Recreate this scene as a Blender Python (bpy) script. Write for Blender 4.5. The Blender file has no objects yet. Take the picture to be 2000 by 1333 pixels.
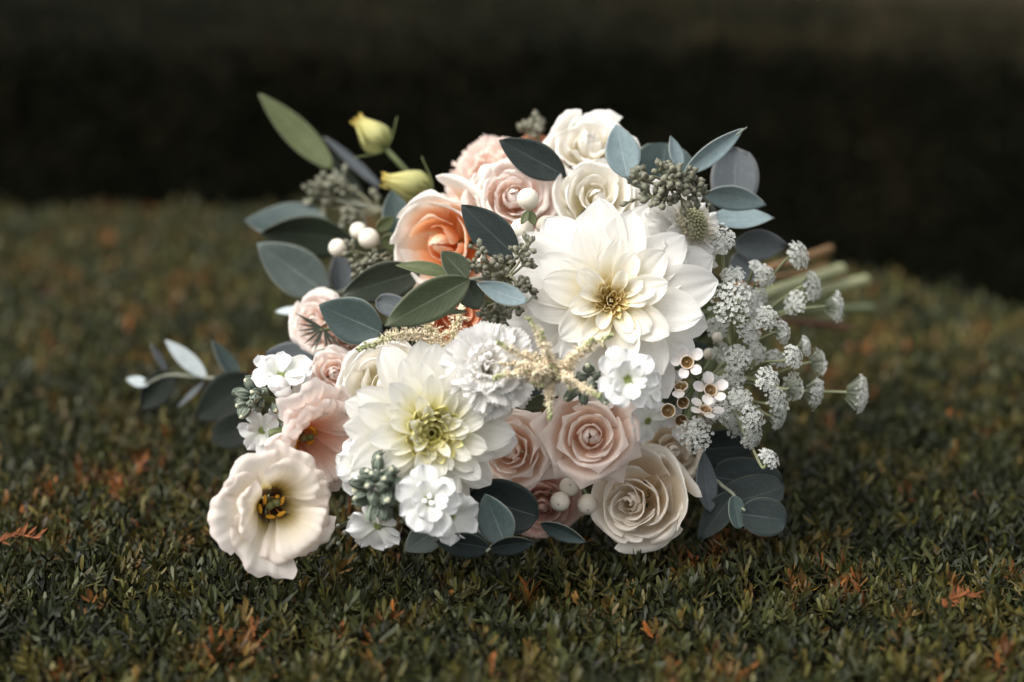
import bpy, math, random
import numpy as np
from mathutils import Vector, Matrix, noise

random.seed(7)
rng = np.random.default_rng(11)
SC = bpy.context.scene
COL = SC.collection

# ------------------------------------------------------------------ camera
CAM_H, PITCH, LENS = 0.37, math.radians(13.5), 65.0
FPX = LENS / 36.0 * 2000.0
cam_data = bpy.data.cameras.new('camera')
cam = bpy.data.objects.new('camera', cam_data)
COL.objects.link(cam)
cam.location = (0, 0, CAM_H)
cam.rotation_euler = (math.pi / 2 - PITCH, 0, 0)
cam_data.lens = LENS
cam_data.sensor_width = 36.0
cam_data.clip_start = 0.02
cam_data.clip_end = 200.0
cam_data.dof.use_dof = True
cam_data.dof.focus_distance = 1.035
cam_data.dof.aperture_fstop = 3.0
SC.camera = cam

# ------------------------------------------------------------------ light
SUN_EL, SUN_AZ = math.radians(52), math.radians(-62)      # from upper left, a little to the camera's side
world = bpy.data.worlds.new('World')
SC.world = world
world.use_nodes = True
wn, wl = world.node_tree.nodes, world.node_tree.links
wn.clear()
sky = wn.new('ShaderNodeTexSky')
sky.sky_type = 'NISHITA'
sky.sun_disc = False
sky.sun_elevation = SUN_EL
sky.sun_rotation = math.radians(180 + 62)
sky.air_density = 1.0
sky.dust_density = 4.0
hs = wn.new('ShaderNodeHueSaturation')
hs.inputs['Saturation'].default_value = 0.10             # an overcast, grey sky
bg = wn.new('ShaderNodeBackground')
bg.inputs['Strength'].default_value = 0.11
wo = wn.new('ShaderNodeOutputWorld')
wl.new(sky.outputs[0], hs.inputs['Color'])
wl.new(hs.outputs[0], bg.inputs['Color'])
wl.new(bg.outputs[0], wo.inputs['Surface'])
sd = bpy.data.lights.new('sun', 'SUN')
sd.energy = 1.4
sd.angle = math.radians(55)
sd.color = (1.0, 0.93, 0.85)
sun = bpy.data.objects.new('sun', sd)
COL.objects.link(sun)
# direction the light comes from
SDIR = Vector((math.sin(SUN_AZ) * math.cos(SUN_EL), -math.cos(SUN_AZ) * math.cos(SUN_EL), math.sin(SUN_EL)))
sun.rotation_euler = SDIR.to_track_quat('Z', 'Y').to_euler()
sun.location = SDIR * 5

SC.view_settings.view_transform = 'Standard'
SC.view_settings.look = 'None'
SC.view_settings.exposure = 1.15
SC.view_settings.gamma = 1.0
SC.render.engine = 'CYCLES'
SC.cycles.use_denoising = True
SC.cycles.max_bounces = 8
SC.cycles.transmission_bounces = 6

# ------------------------------------------------------------------ helpers
CR = Vector((1, 0, 0))
CU = Vector((0, math.sin(PITCH), math.cos(PITCH)))
CF = Vector((0, -math.cos(PITCH), math.sin(PITCH)))        # towards the camera


def P(px, py, d):
    """A point of the place seen at photo pixel (px, py), d metres from the lens plane."""
    return cam.location + CR * ((px - 1000) / FPX * d) + CU * (-(py - 666.5) / FPX * d) - CF * d


def mm(px, d):
    return px * d / FPX


def vdir(r, u, f):
    return (CR * r + CU * u + CF * f).normalized()


def frame(pos, n, roll=0.0, up=None):
    n = n.normalized()
    up = up or CU
    y = up - n * up.dot(n)
    if y.length < 1e-4:
        y = CR.copy()
    y.normalize()
    x = y.cross(n)
    m = Matrix((x, y, n)).transposed().to_4x4()
    m = Matrix.Translation(pos) @ m @ Matrix.Rotation(roll, 4, 'Z')
    return m


def thing(name, label, cat, m=None, group=None):
    o = bpy.data.objects.new(name, None)
    o.empty_display_size = 0.01
    COL.objects.link(o)
    if m is not None:
        o.matrix_world = m
    o['label'] = label
    o['category'] = cat
    if group:
        o['group'] = group
    return o


def part(name, mesh, parent, m=None):
    o = bpy.data.objects.new(name, mesh)
    COL.objects.link(o)
    o.parent = parent
    if m is not None:
        o.matrix_basis = m
    return o


def attr(me, name, vals):
    a = me.attributes.new(name, 'FLOAT', 'POINT')
    a.data.foreach_set('value', np.asarray(vals, dtype=np.float32).ravel())


def grid(X, pu, pv, mat, name='petal'):
    """X is an (nv, nu, 3) array of points."""
    nv, nu = X.shape[:2]
    idx = np.arange(nv * nu).reshape(nv, nu)
    q = np.stack([idx[:-1, :-1], idx[:-1, 1:], idx[1:, 1:], idx[1:, :-1]], -1).reshape(-1, 4)
    me = bpy.data.meshes.new(name)
    me.from_pydata(X.reshape(-1, 3).tolist(), [], q.tolist())
    attr(me, 'pu', pu)
    attr(me, 'pv', pv)
    me.polygons.foreach_set('use_smooth', np.ones(len(q), dtype=bool))
    me.materials.append(mat)
    return me


def raw(verts, faces, mat, name, pv=None, pu=None, smooth=True):
    me = bpy.data.meshes.new(name)
    me.from_pydata([tuple(v) for v in verts], [], faces)
    if pv is not None:
        attr(me, 'pv', pv)
    if pu is not None:
        attr(me, 'pu', pu)
    if smooth:
        me.polygons.foreach_set('use_smooth', np.ones(len(faces), dtype=bool))
    me.materials.append(mat)
    return me


class Geo:
    """Collects loose pieces that become one mesh."""
    def __init__(s):
        s.v, s.f, s.a = [], [], []

    def add(s, verts, faces, a=0.0):
        b = len(s.v)
        s.v += [tuple(x) for x in verts]
        s.f += [tuple(i + b for i in f) for f in faces]
        s.a += list(a) if hasattr(a, '__len__') else [a] * len(verts)

    def build(s, name, mat, smooth=True):
        return raw(s.v, s.f, mat, name, pv=s.a, smooth=smooth)


def bez(pts, n=12):
    """Smooth polyline through points (Catmull-Rom)."""
    pts = [Vector(p) for p in pts]
    if len(pts) == 2:
        return [pts[0].lerp(pts[1], i / n) for i in range(n + 1)]
    q = [pts[0] * 2 - pts[1]] + pts + [pts[-1] * 2 - pts[-2]]
    out = []
    for i in range(1, len(q) - 2):
        for k in range(n):
            t = k / n
            a, b, c, d = q[i - 1], q[i], q[i + 1], q[i + 2]
            out.append(0.5 * ((2 * b) + (c - a) * t + (2 * a - 5 * b + 4 * c - d) * t * t + (3 * b - a - 3 * c + d) * t ** 3))
    out.append(pts[-1])
    return out


def tube_geo(g, path, r0, r1=None, sides=7, a=0.0, cap=True):
    r1 = r0 if r1 is None else r1
    n = len(path)
    vs, fs = [], []
    prev = None
    for i, p in enumerate(path):
        t = (path[min(i + 1, n - 1)] - path[max(i - 1, 0)]).normalized()
        if prev is None:
            prev = t.orthogonal().normalized()
        x = (prev - t * prev.dot(t)).normalized()
        prev = x
        y = t.cross(x)
        r = r0 + (r1 - r0) * i / (n - 1)
        for k in range(sides):
            th = 2 * math.pi * k / sides
            vs.append(p + (x * math.cos(th) + y * math.sin(th)) * r)
    for i in range(n - 1):
        for k in range(sides):
            k2 = (k + 1) % sides
            fs.append((i * sides + k, i * sides + k2, (i + 1) * sides + k2, (i + 1) * sides + k))
    if cap:
        fs.append(tuple(range(sides))[::-1])
        fs.append(tuple((n - 1) * sides + k for k in range(sides)))
    g.add(vs, fs, a)


def ball_geo(g, c, r, ax=None, stretch=1.0, seg=8, ring=5, a=0.0, taper=0.0):
    c = Vector(c)
    ax = (ax or Vector((0, 0, 1))).normalized()
    x = ax.orthogonal().normalized()
    y = ax.cross(x)
    vs, fs = [c - ax * r * stretch], []
    for i in range(1, ring):
        ph = -math.pi / 2 + math.pi * i / ring
        for k in range(seg):
            th = 2 * math.pi * k / seg
            rr = r * math.cos(ph) * (1 - taper * math.sin(ph))
            vs.append(c + (x * math.cos(th) + y * math.sin(th)) * rr + ax * r * stretch * math.sin(ph))
    vs.append(c + ax * r * stretch)
    for k in range(seg):
        fs.append((0, 1 + (k + 1) % seg, 1 + k))
    for i in range(ring - 2):
        for k in range(seg):
            a0, b0 = 1 + i * seg + k, 1 + i * seg + (k + 1) % seg
            fs.append((a0, b0, b0 + seg, a0 + seg))
    top = len(vs) - 1
    for k in range(seg):
        fs.append((top, top - seg + k, top - seg + (k + 1) % seg))
    g.add(vs, fs, a)


# ------------------------------------------------------------------ materials
def node_mat(name):
    m = bpy.data.materials.new(name)
    m.use_nodes = True
    nt = m.node_tree
    nt.nodes.clear()
    out = nt.nodes.new('ShaderNodeOutputMaterial')
    return m, nt.nodes, nt.links, out


def attr_node(n, name):
    a = n.new('ShaderNodeAttribute')
    a.attribute_name = name
    return a


def math_node(n, l, op, a, b=None, clamp=False):
    k = n.new('ShaderNodeMath')
    k.operation = op
    k.use_clamp = clamp
    for i, v in enumerate((a, b)):
        if v is None:
            continue
        if isinstance(v, (int, float)):
            k.inputs[i].default_value = v
        else:
            l.new(v, k.inputs[i])
    return k.outputs[0]


def ramp_node(n, stops):
    r = n.new('ShaderNodeValToRGB')
    e = r.color_ramp.elements
    while len(e) < len(stops):
        e.new(0.5)
    for k, (p, c) in enumerate(stops):
        e[k].position = p
        e[k].color = (*c, 1)
    return r


def petal_mat(name, stops, trans=0.44, rough=0.6, vein=0.10, mottle=0.06, veinscale=9.0, bruise_scale=60.0):
    m, n, l, out = node_mat(name)
    pu, pv = attr_node(n, 'pu'), attr_node(n, 'pv')
    r = ramp_node(n, stops)
    oi = n.new('ShaderNodeObjectInfo')
    # streaks that run along the petal
    cx = n.new('ShaderNodeCombineXYZ')
    l.new(math_node(n, l, 'MULTIPLY', pu.outputs['Fac'], veinscale), cx.inputs[0])
    l.new(math_node(n, l, 'MULTIPLY', pv.outputs['Fac'], 1.2), cx.inputs[1])
    l.new(math_node(n, l, 'MULTIPLY', oi.outputs['Random'], 40.0), cx.inputs[2])
    no = n.new('ShaderNodeTexNoise')
    no.inputs['Scale'].default_value = 1.6
    no.inputs['Detail'].default_value = 4.0
    l.new(cx.outputs[0], no.inputs['Vector'])
    # pigment edge moves a little from petal to petal
    pj = math_node(n, l, 'ADD', pv.outputs['Fac'], math_node(n, l, 'MULTIPLY', math_node(n, l, 'SUBTRACT', oi.outputs['Random'], 0.5), 0.08))
    pj = math_node(n, l, 'ADD', pj, math_node(n, l, 'MULTIPLY', math_node(n, l, 'SUBTRACT', no.outputs['Fac'], 0.5), 0.14), True)
    l.new(pj, r.inputs['Fac'])
    tc = n.new('ShaderNodeTexCoord')
    n2 = n.new('ShaderNodeTexNoise')
    n2.inputs['Scale'].default_value = 70.0
    n2.inputs['Detail'].default_value = 3.0
    l.new(tc.outputs['Object'], n2.inputs['Vector'])
    v = math_node(n, l, 'ADD', math_node(n, l, 'MULTIPLY', math_node(n, l, 'SUBTRACT', no.outputs['Fac'], 0.5), vein * 2),
                  math_node(n, l, 'MULTIPLY', math_node(n, l, 'SUBTRACT', n2.outputs['Fac'], 0.5), mottle * 2))
    v = math_node(n, l, 'ADD', v, math_node(n, l, 'ADD', math_node(n, l, 'MULTIPLY', oi.outputs['Random'], 0.06), 0.97))
    hv = n.new('ShaderNodeHueSaturation')
    l.new(r.outputs['Color'], hv.inputs['Color'])
    l.new(v, hv.inputs['Value'])
    # small bruises and browned spots
    n3 = n.new('ShaderNodeTexNoise')
    n3.noise_dimensions = '4D'
    n3.inputs['Scale'].default_value = bruise_scale
    n3.inputs['Detail'].default_value = 5.0
    n3.inputs['Roughness'].default_value = 0.7
    l.new(tc.outputs['Object'], n3.inputs['Vector'])
    l.new(math_node(n, l, 'MULTIPLY', oi.outputs['Random'], 30.0), n3.inputs['W'])
    bm = math_node(n, l, 'MULTIPLY', math_node(n, l, 'SUBTRACT', n3.outputs['Fac'], 0.63), 5.0, True)
    bmix = n.new('ShaderNodeMix')
    bmix.data_type = 'RGBA'
    bmix.blend_type = 'MULTIPLY'
    l.new(math_node(n, l, 'MULTIPLY', bm, 0.45), bmix.inputs[0])
    l.new(hv.outputs[0], bmix.inputs[6])
    bmix.inputs[7].default_value = (0.70, 0.56, 0.40, 1)
    bs = n.new('ShaderNodeBsdfPrincipled')
    bs.inputs['Roughness'].default_value = rough
    bs.inputs['Specular IOR Level'].default_value = 0.2
    hv = bmix
    HV = bmix.outputs[2]
    l.new(HV, bs.inputs['Base Color'])
    bu = n.new('ShaderNodeBump')
    bu.inputs['Strength'].default_value = 0.22
    bu.inputs['Distance'].default_value = 0.0006
    l.new(no.outputs['Fac'], bu.inputs['Height'])
    l.new(bu.outputs[0], bs.inputs['Normal'])
    tr = n.new('ShaderNodeBsdfTranslucent')
    l.new(HV, tr.inputs['Color'])
    mx = n.new('ShaderNodeMixShader')
    mx.inputs[0].default_value = trans
    l.new(bs.outputs[0], mx.inputs[1])
    l.new(tr.outputs[0], mx.inputs[2])
    l.new(mx.outputs[0], out.inputs['Surface'])
    return m


def leaf_mat(name, col, rib, edge, rough=0.52, trans=0.08, bloom=0.5, spec=0.35):
    m, n, l, out = node_mat(name)
    pu, pv = attr_node(n, 'pu'), attr_node(n, 'pv')
    oi = n.new('ShaderNodeObjectInfo')
    tc = n.new('ShaderNodeTexCoord')
    au = math_node(n, l, 'ABSOLUTE', pu.outputs['Fac'])
    # waxy bloom, rubbed off in patches
    n1 = n.new('ShaderNodeTexNoise')
    n1.inputs['Scale'].default_value = 55.0
    n1.inputs['Detail'].default_value = 6.0
    n1.inputs['Roughness'].default_value = 0.65
    l.new(tc.outputs['Object'], n1.inputs['Vector'])
    v = math_node(n, l, 'ADD', math_node(n, l, 'MULTIPLY', math_node(n, l, 'SUBTRACT', n1.outputs['Fac'], 0.5), bloom * 2), 1.0)
    n4 = n.new('ShaderNodeTexNoise')
    n4.inputs['Scale'].default_value = 420.0
    n4.inputs['Detail'].default_value = 3.0
    l.new(tc.outputs['Object'], n4.inputs['Vector'])
    v = math_node(n, l, 'ADD', v, math_node(n, l, 'MULTIPLY', math_node(n, l, 'SUBTRACT', n4.outputs['Fac'], 0.5), 0.5))
    v = math_node(n, l, 'ADD', v, math_node(n, l, 'MULTIPLY', math_node(n, l, 'SUBTRACT', oi.outputs['Random'], 0.5), 0.3))
    hv = n.new('ShaderNodeHueSaturation')
    hv.inputs['Color'].default_value = (*col, 1)
    l.new(v, hv.inputs['Value'])
    # side veins
    cx = n.new('ShaderNodeCombineXYZ')
    l.new(math_node(n, l, 'SUBTRACT', math_node(n, l, 'MULTIPLY', pv.outputs['Fac'], 1.0), math_node(n, l, 'MULTIPLY', au, 0.35)), cx.inputs[0])
    wv = n.new('ShaderNodeTexWave')
    wv.inputs['Scale'].default_value = 3.6
    wv.inputs['Distortion'].default_value = 4.0
    wv.inputs['Detail'].default_value = 2.0
    l.new(cx.outputs[0], wv.inputs['Vector'])
    sv = math_node(n, l, 'MULTIPLY', math_node(n, l, 'POWER', wv.outputs['Fac'], 6.0), 0.06)
    ribw = math_node(n, l, 'SUBTRACT', 1.0, math_node(n, l, 'MULTIPLY', au, 21.0), True)
    ribm = math_node(n, l, 'MULTIPLY', ribw, math_node(n, l, 'SUBTRACT', 1.0, math_node(n, l, 'MULTIPLY', pv.outputs['Fac'], 0.85)))
    ribm = math_node(n, l, 'MULTIPLY', ribm, 0.75)
    ribm = math_node(n, l, 'ADD', ribm, sv, True)
    m1 = n.new('ShaderNodeMix')
    m1.data_type = 'RGBA'
    l.new(ribm, m1.inputs[0])
    l.new(hv.outputs[0], m1.inputs[6])
    m1.inputs[7].default_value = (*rib, 1)
    em = math_node(n, l, 'MULTIPLY', math_node(n, l, 'SUBTRACT', au, 0.93), 12.0, True)
    m2 = n.new('ShaderNodeMix')
    m2.data_type = 'RGBA'
    l.new(math_node(n, l, 'MULTIPLY', em, 0.6), m2.inputs[0])
    l.new(m1.outputs[2], m2.inputs[6])
    m2.inputs[7].default_value = (*edge, 1)
    bs = n.new('ShaderNodeBsdfPrincipled')
    bs.inputs['Roughness'].default_value = rough
    bs.inputs['Specular IOR Level'].default_value = spec
    l.new(m2.outputs[2], bs.inputs['Base Color'])
    bu = n.new('ShaderNodeBump')
    bu.inputs['Strength'].default_value = 0.3
    bu.inputs['Distance'].default_value = 0.0007
    l.new(math_node(n, l, 'ADD', math_node(n, l, 'MULTIPLY', n1.outputs['Fac'], 0.5), math_node(n, l, 'MULTIPLY', ribm, -1.0)), bu.inputs['Height'])
    l.new(bu.outputs[0], bs.inputs['Normal'])
    tr = n.new('ShaderNodeBsdfTranslucent')
    l.new(m2.outputs[2], tr.inputs['Color'])
    mx = n.new('ShaderNodeMixShader')
    mx.inputs[0].default_value = trans
    l.new(bs.outputs[0], mx.inputs[1])
    l.new(tr.outputs[0], mx.inputs[2])
    l.new(mx.outputs[0], out.inputs['Surface'])
    return m


def plain_mat(name, stops, rough=0.5, spec=0.3, nscale=120.0, var=0.25, bump=0.3, use_pv=True, trans=0.0):
    m, n, l, out = node_mat(name)
    oi = n.new('ShaderNodeObjectInfo')
    tc = n.new('ShaderNodeTexCoord')
    n1 = n.new('ShaderNodeTexNoise')
    n1.inputs['Scale'].default_value = nscale
    n1.inputs['Detail'].default_value = 4.0
    l.new(tc.outputs['Object'], n1.inputs['Vector'])
    r = ramp_node(n, stops)
    if use_pv:
        l.new(attr_node(n, 'pv').outputs['Fac'], r.inputs['Fac'])
    else:
        l.new(n1.outputs['Fac'], r.inputs['Fac'])
    hv = n.new('ShaderNodeHueSaturation')
    l.new(r.outputs['Color'], hv.inputs['Color'])
    v = math_node(n, l, 'ADD', math_node(n, l, 'MULTIPLY', math_node(n, l, 'SUBTRACT', n1.outputs['Fac'], 0.5), var * 2), 1.0)
    v = math_node(n, l, 'ADD', v, math_node(n, l, 'MULTIPLY', math_node(n, l, 'SUBTRACT', oi.outputs['Random'], 0.5), var))
    l.new(v, hv.inputs['Value'])
    bs = n.new('ShaderNodeBsdfPrincipled')
    bs.inputs['Roughness'].default_value = rough
    bs.inputs['Specular IOR Level'].default_value = spec
    l.new(hv.outputs[0], bs.inputs['Base Color'])
    bu = n.new('ShaderNodeBump')
    bu.inputs['Strength'].default_value = bump
    bu.inputs['Distance'].default_value = 0.0005
    l.new(n1.outputs['Fac'], bu.inputs['Height'])
    l.new(bu.outputs[0], bs.inputs['Normal'])
    if trans:
        tr = n.new('ShaderNodeBsdfTranslucent')
        l.new(hv.outputs[0], tr.inputs['Color'])
        mx = n.new('ShaderNodeMixShader')
        mx.inputs[0].default_value = trans
        l.new(bs.outputs[0], mx.inputs[1])
        l.new(tr.outputs[0], mx.inputs[2])
        l.new(mx.outputs[0], out.inputs['Surface'])
    else:
        l.new(bs.outputs[0], out.inputs['Surface'])
    return m


W_DAHLIA = petal_mat('white_dahlia_petal', [(0.0, (0.46, 0.32, 0.06)), (0.12, (0.70, 0.57, 0.26)), (0.30, (0.84, 0.79, 0.64)), (0.55, (0.885, 0.87, 0.825)), (1.0, (0.895, 0.89, 0.865))], vein=0.10)
Y_DAHLIA = petal_mat('yellow_heart_dahlia_petal', [(0.0, (0.38, 0.36, 0.04)), (0.17, (0.66, 0.62, 0.20)), (0.36, (0.83, 0.80, 0.56)), (0.6, (0.885, 0.87, 0.80)), (1.0, (0.895, 0.89, 0.86))], vein=0.10)
W_HEART = petal_mat('dahlia_heart_petal', [(0.0, (0.36, 0.20, 0.03)), (0.4, (0.72, 0.54, 0.18)), (1.0, (0.87, 0.80, 0.56))], vein=0.05, trans=0.2)
W_INNER = petal_mat('white_dahlia_inner_petal', [(0.0, (0.44, 0.28, 0.04)), (0.20, (0.72, 0.56, 0.21)), (0.45, (0.85, 0.79, 0.58)), (0.7, (0.885, 0.86, 0.78)), (1.0, (0.895, 0.885, 0.84))], vein=0.06)
Y_INNER = petal_mat('yellow_dahlia_inner_petal', [(0.0, (0.40, 0.38, 0.03)), (0.26, (0.70, 0.65, 0.20)), (0.50, (0.85, 0.81, 0.54)), (0.75, (0.885, 0.87, 0.77)), (1.0, (0.895, 0.885, 0.82))], vein=0.06)
Y_HEART = petal_mat('dahlia_green_heart_petal', [(0.0, (0.46, 0.42, 0.03)), (0.45, (0.72, 0.66, 0.16)), (1.0, (0.84, 0.80, 0.42))], vein=0.05, trans=0.2)
PINK_ROSE = petal_mat('blush_rose_petal', [(0.0, (0.80, 0.46, 0.28)), (0.40, (0.86, 0.65, 0.52)), (0.75, (0.875, 0.755, 0.68)), (1.0, (0.88, 0.80, 0.75))], vein=0.07, mottle=0.05)
DUSTY_ROSE = petal_mat('dusty_rose_petal', [(0.0, (0.52, 0.27, 0.20)), (0.5, (0.64, 0.42, 0.35)), (1.0, (0.72, 0.54, 0.48))], vein=0.08)
CREAM_ROSE = petal_mat('cream_rose_petal', [(0.0, (0.64, 0.44, 0.20)), (0.3, (0.78, 0.66, 0.49)), (0.65, (0.84, 0.78, 0.69)), (1.0, (0.86, 0.82, 0.75))], vein=0.06)
IVORY_ROSE = petal_mat('ivory_rose_petal', [(0.0, (0.55, 0.45, 0.15)), (0.25, (0.78, 0.71, 0.50)), (0.5, (0.87, 0.84, 0.76)), (1.0, (0.89, 0.875, 0.84))], vein=0.04)
PEACH_ROSE = petal_mat('peach_rose_petal', [(0.0, (0.80, 0.29, 0.07)), (0.30, (0.86, 0.44, 0.20)), (0.46, (0.88, 0.64, 0.46)), (0.60, (0.88, 0.80, 0.71)), (1.0, (0.885, 0.865, 0.82))], vein=0.05)
PEACH_HEART = petal_mat('peach_heart_petal', [(0.0, (0.76, 0.26, 0.06)), (0.55, (0.85, 0.45, 0.23)), (0.85, (0.87, 0.62, 0.44)), (1.0, (0.88, 0.75, 0.63))], vein=0.05)
ORANGE_ROSE = petal_mat('orange_rose_petal', [(0.0, (0.68, 0.20, 0.05)), (0.6, (0.78, 0.34, 0.17)), (1.0, (0.84, 0.52, 0.36))], vein=0.06)
SPRAY_ROSE = petal_mat('pale_pink_spray_rose_petal', [(0.0, (0.80, 0.42, 0.26)), (0.32, (0.86, 0.66, 0.55)), (0.65, (0.88, 0.77, 0.71)), (1.0, (0.89, 0.835, 0.795))], vein=0.06)
PINK_CARN = petal_mat('pink_carnation_petal', [(0.0, (0.80, 0.40, 0.24)), (0.5, (0.84, 0.60, 0.48)), (1.0, (0.87, 0.75, 0.685))], vein=0.07)
WHITE_CARN = petal_mat('white_carnation_petal', [(0.0, (0.74, 0.68, 0.56)), (0.5, (0.86, 0.84, 0.80)), (1.0, (0.89, 0.885, 0.87))], vein=0.05)
CREAM_LIS = petal_mat('cream_lisianthus_petal', [(0.0, (0.05, 0.022, 0.018)), (0.24, (0.09, 0.05, 0.02)), (0.35, (0.50, 0.39, 0.13)), (0.52, (0.82, 0.74, 0.58)), (0.78, (0.87, 0.81, 0.73)), (1.0, (0.87, 0.78, 0.72))], vein=0.06)
PINK_LIS = petal_mat('pink_lisianthus_petal', [(0.0, (0.10, 0.03, 0.015)), (0.2, (0.66, 0.26, 0.11)), (0.42, (0.83, 0.53, 0.40)), (0.7, (0.87, 0.74, 0.67)), (1.0, (0.88, 0.81, 0.77))], vein=0.08)
STOCK_W = petal_mat('white_stock_petal', [(0.0, (0.40, 0.46, 0.18)), (0.12, (0.80, 0.81, 0.74)), (1.0, (0.87, 0.875, 0.88))], vein=0.05, trans=0.25)
SCAB_W = petal_mat('white_scabiosa_petal', [(0.0, (0.62, 0.62, 0.50)), (0.4, (0.82, 0.81, 0.77)), (1.0, (0.86, 0.85, 0.83))], vein=0.08, trans=0.4)
WAX_W = petal_mat('waxflower_petal', [(0.0, (0.50, 0.42, 0.34)), (0.3, (0.62, 0.585, 0.56)), (1.0, (0.66, 0.64, 0.64))], trans=0.2, rough=0.35)  # white petals greyed, the shade they sit in is part of the colour
BUD_Y = petal_mat('yellow_bud_petal', [(0.0, (0.24, 0.27, 0.09)), (0.4, (0.42, 0.42, 0.18)), (0.85, (0.50, 0.46, 0.17)), (1.0, (0.56, 0.42, 0.10))], trans=0.15)

EDGE = (0.34, 0.36, 0.30)
LM = {
    'teal': leaf_mat('eucalyptus_teal', (0.046, 0.072, 0.069), (0.20, 0.25, 0.23), EDGE),
    'grey': leaf_mat('eucalyptus_grey_green', (0.062, 0.084, 0.076), (0.24, 0.27, 0.25), EDGE),
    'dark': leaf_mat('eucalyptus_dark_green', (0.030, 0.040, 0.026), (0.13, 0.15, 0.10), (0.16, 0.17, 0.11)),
    'olive': leaf_mat('eucalyptus_olive', (0.048, 0.062, 0.030), (0.30, 0.33, 0.24), (0.30, 0.31, 0.22)),
    'green': leaf_mat('fresh_green_leaf', (0.085, 0.105, 0.042), (0.22, 0.25, 0.14), (0.22, 0.24, 0.14)),
    'pale': leaf_mat('eucalyptus_pale_blue', (0.205, 0.275, 0.290), (0.48, 0.53, 0.52), (0.40, 0.40, 0.36), bloom=0.2),
    'white': leaf_mat('eucalyptus_whitish', (0.44, 0.50, 0.51), (0.55, 0.60, 0.60), (0.5, 0.52, 0.50), bloom=0.15),
    'lilac': leaf_mat('eucalyptus_grey_lilac', (0.095, 0.110, 0.118), (0.22, 0.24, 0.25), (0.30, 0.28, 0.27), bloom=0.25, spec=.25),
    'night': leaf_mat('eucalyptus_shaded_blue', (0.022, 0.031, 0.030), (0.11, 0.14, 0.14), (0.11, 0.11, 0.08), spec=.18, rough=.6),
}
LM['deep'] = leaf_mat('eucalyptus_painted_shade', (0.010, 0.014, 0.010), (0.03, 0.04, 0.03), (0.05, 0.05, 0.04), spec=.12, rough=.65)  # bouquet's shade on the far left leaves, painted in as a near-black base
STEM_G = plain_mat('green_stem', [(0.0, (0.10, 0.13, 0.05)), (0.9, (0.17, 0.20, 0.09)), (1.0, (0.40, 0.42, 0.26))], rough=0.5)
STEM_E = plain_mat('eucalyptus_twig', [(0.0, (0.17, 0.18, 0.13)), (1.0, (0.22, 0.24, 0.20))], rough=0.6)
SEED = plain_mat('eucalyptus_seed', [(0.0, (0.13, 0.14, 0.095)), (0.7, (0.20, 0.205, 0.15)), (1.0, (0.10, 0.085, 0.06))], rough=0.6, var=0.3)
SEED_TWIG = plain_mat('seed_twig', [(0.0, (0.20, 0.19, 0.12)), (1.0, (0.22, 0.22, 0.15))], rough=0.6)
BERRY = plain_mat('snowberry_skin', [(0.0, (0.62, 0.55, 0.40)), (0.5, (0.74, 0.68, 0.56)), (1.0, (0.78, 0.73, 0.63))], rough=0.42, var=0.10, nscale=240, bump=0.12, trans=0.08)
BERRY_TIP = plain_mat('berry_tip', [(0.0, (0.02, 0.015, 0.01)), (1.0, (0.03, 0.02, 0.015))], rough=0.8)
ASTILBE = plain_mat('astilbe_bead', [(0.0, (0.80, 0.66, 0.47)), (0.5, (0.76, 0.68, 0.50)), (0.70, (0.52, 0.52, 0.30)), (1.0, (0.20, 0.24, 0.10))], rough=0.6, var=0.25, nscale=400)
AMMI = plain_mat('ammi_floret', [(0.0, (0.16, 0.19, 0.12)), (0.25, (0.40, 0.43, 0.36)), (1.0, (0.74, 0.75, 0.73))], rough=0.6, var=0.08, trans=0.2)
AMMI_RAY = plain_mat('ammi_ray', [(0.0, (0.26, 0.28, 0.15)), (1.0, (0.34, 0.36, 0.22))], rough=0.55)
STOCK_BUD = plain_mat('stock_bud_skin', [(0.0, (0.14, 0.175, 0.135)), (0.6, (0.24, 0.28, 0.22)), (0.85, (0.42, 0.44, 0.24)), (1.0, (0.66, 0.66, 0.48))], rough=0.75, var=0.3, nscale=500, bump=0.6)
ANTHER = plain_mat('yellow_anther', [(0.0, (0.62, 0.26, 0.02)), (1.0, (0.78, 0.42, 0.04))], rough=0.7)
PISTIL = plain_mat('green_pistil', [(0.0, (0.07, 0.07, 0.03)), (1.0, (0.17, 0.18, 0.07))], rough=0.5)
WAX_CUP = plain_mat('waxflower_cup', [(0.0, (0.12, 0.065, 0.015)), (0.5, (0.25, 0.155, 0.06)), (1.0, (0.58, 0.52, 0.45))], rough=0.35)
SCAB_C = plain_mat('scabiosa_bead', [(0.0, (0.14, 0.15, 0.07)), (0.6, (0.29, 0.29, 0.17)), (0.85, (0.40, 0.37, 0.26)), (1.0, (0.62, 0.54, 0.42))], rough=0.6)
CALYX = plain_mat('green_calyx', [(0.0, (0.12, 0.15, 0.06)), (1.0, (0.20, 0.22, 0.08))], rough=0.55)
STEM_BROWN = plain_mat('brown_stem', [(0.0, (0.14, 0.08, 0.035)), (1.0, (0.30, 0.17, 0.07))], rough=0.7)
STEM_PALE = plain_mat('pale_green_stem', [(0.0, (0.30, 0.32, 0.16)), (0.9, (0.36, 0.37, 0.20)), (1.0, (0.62, 0.60, 0.42))], rough=0.5)
STEM_RED = plain_mat('reddish_stem', [(0.0, (0.13, 0.06, 0.035)), (1.0, (0.20, 0.09, 0.05))], rough=0.6)
DEAD = plain_mat('dead_needles', [(0.0, (0.12, 0.036, 0.010)), (1.0, (0.19, 0.060, 0.016))], rough=0.8)

# ------------------------------------------------------------------ petals and leaves
def smooth(x):
    x = np.clip(x, 0, 1)
    return x * x * (3 - 2 * x)


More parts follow.
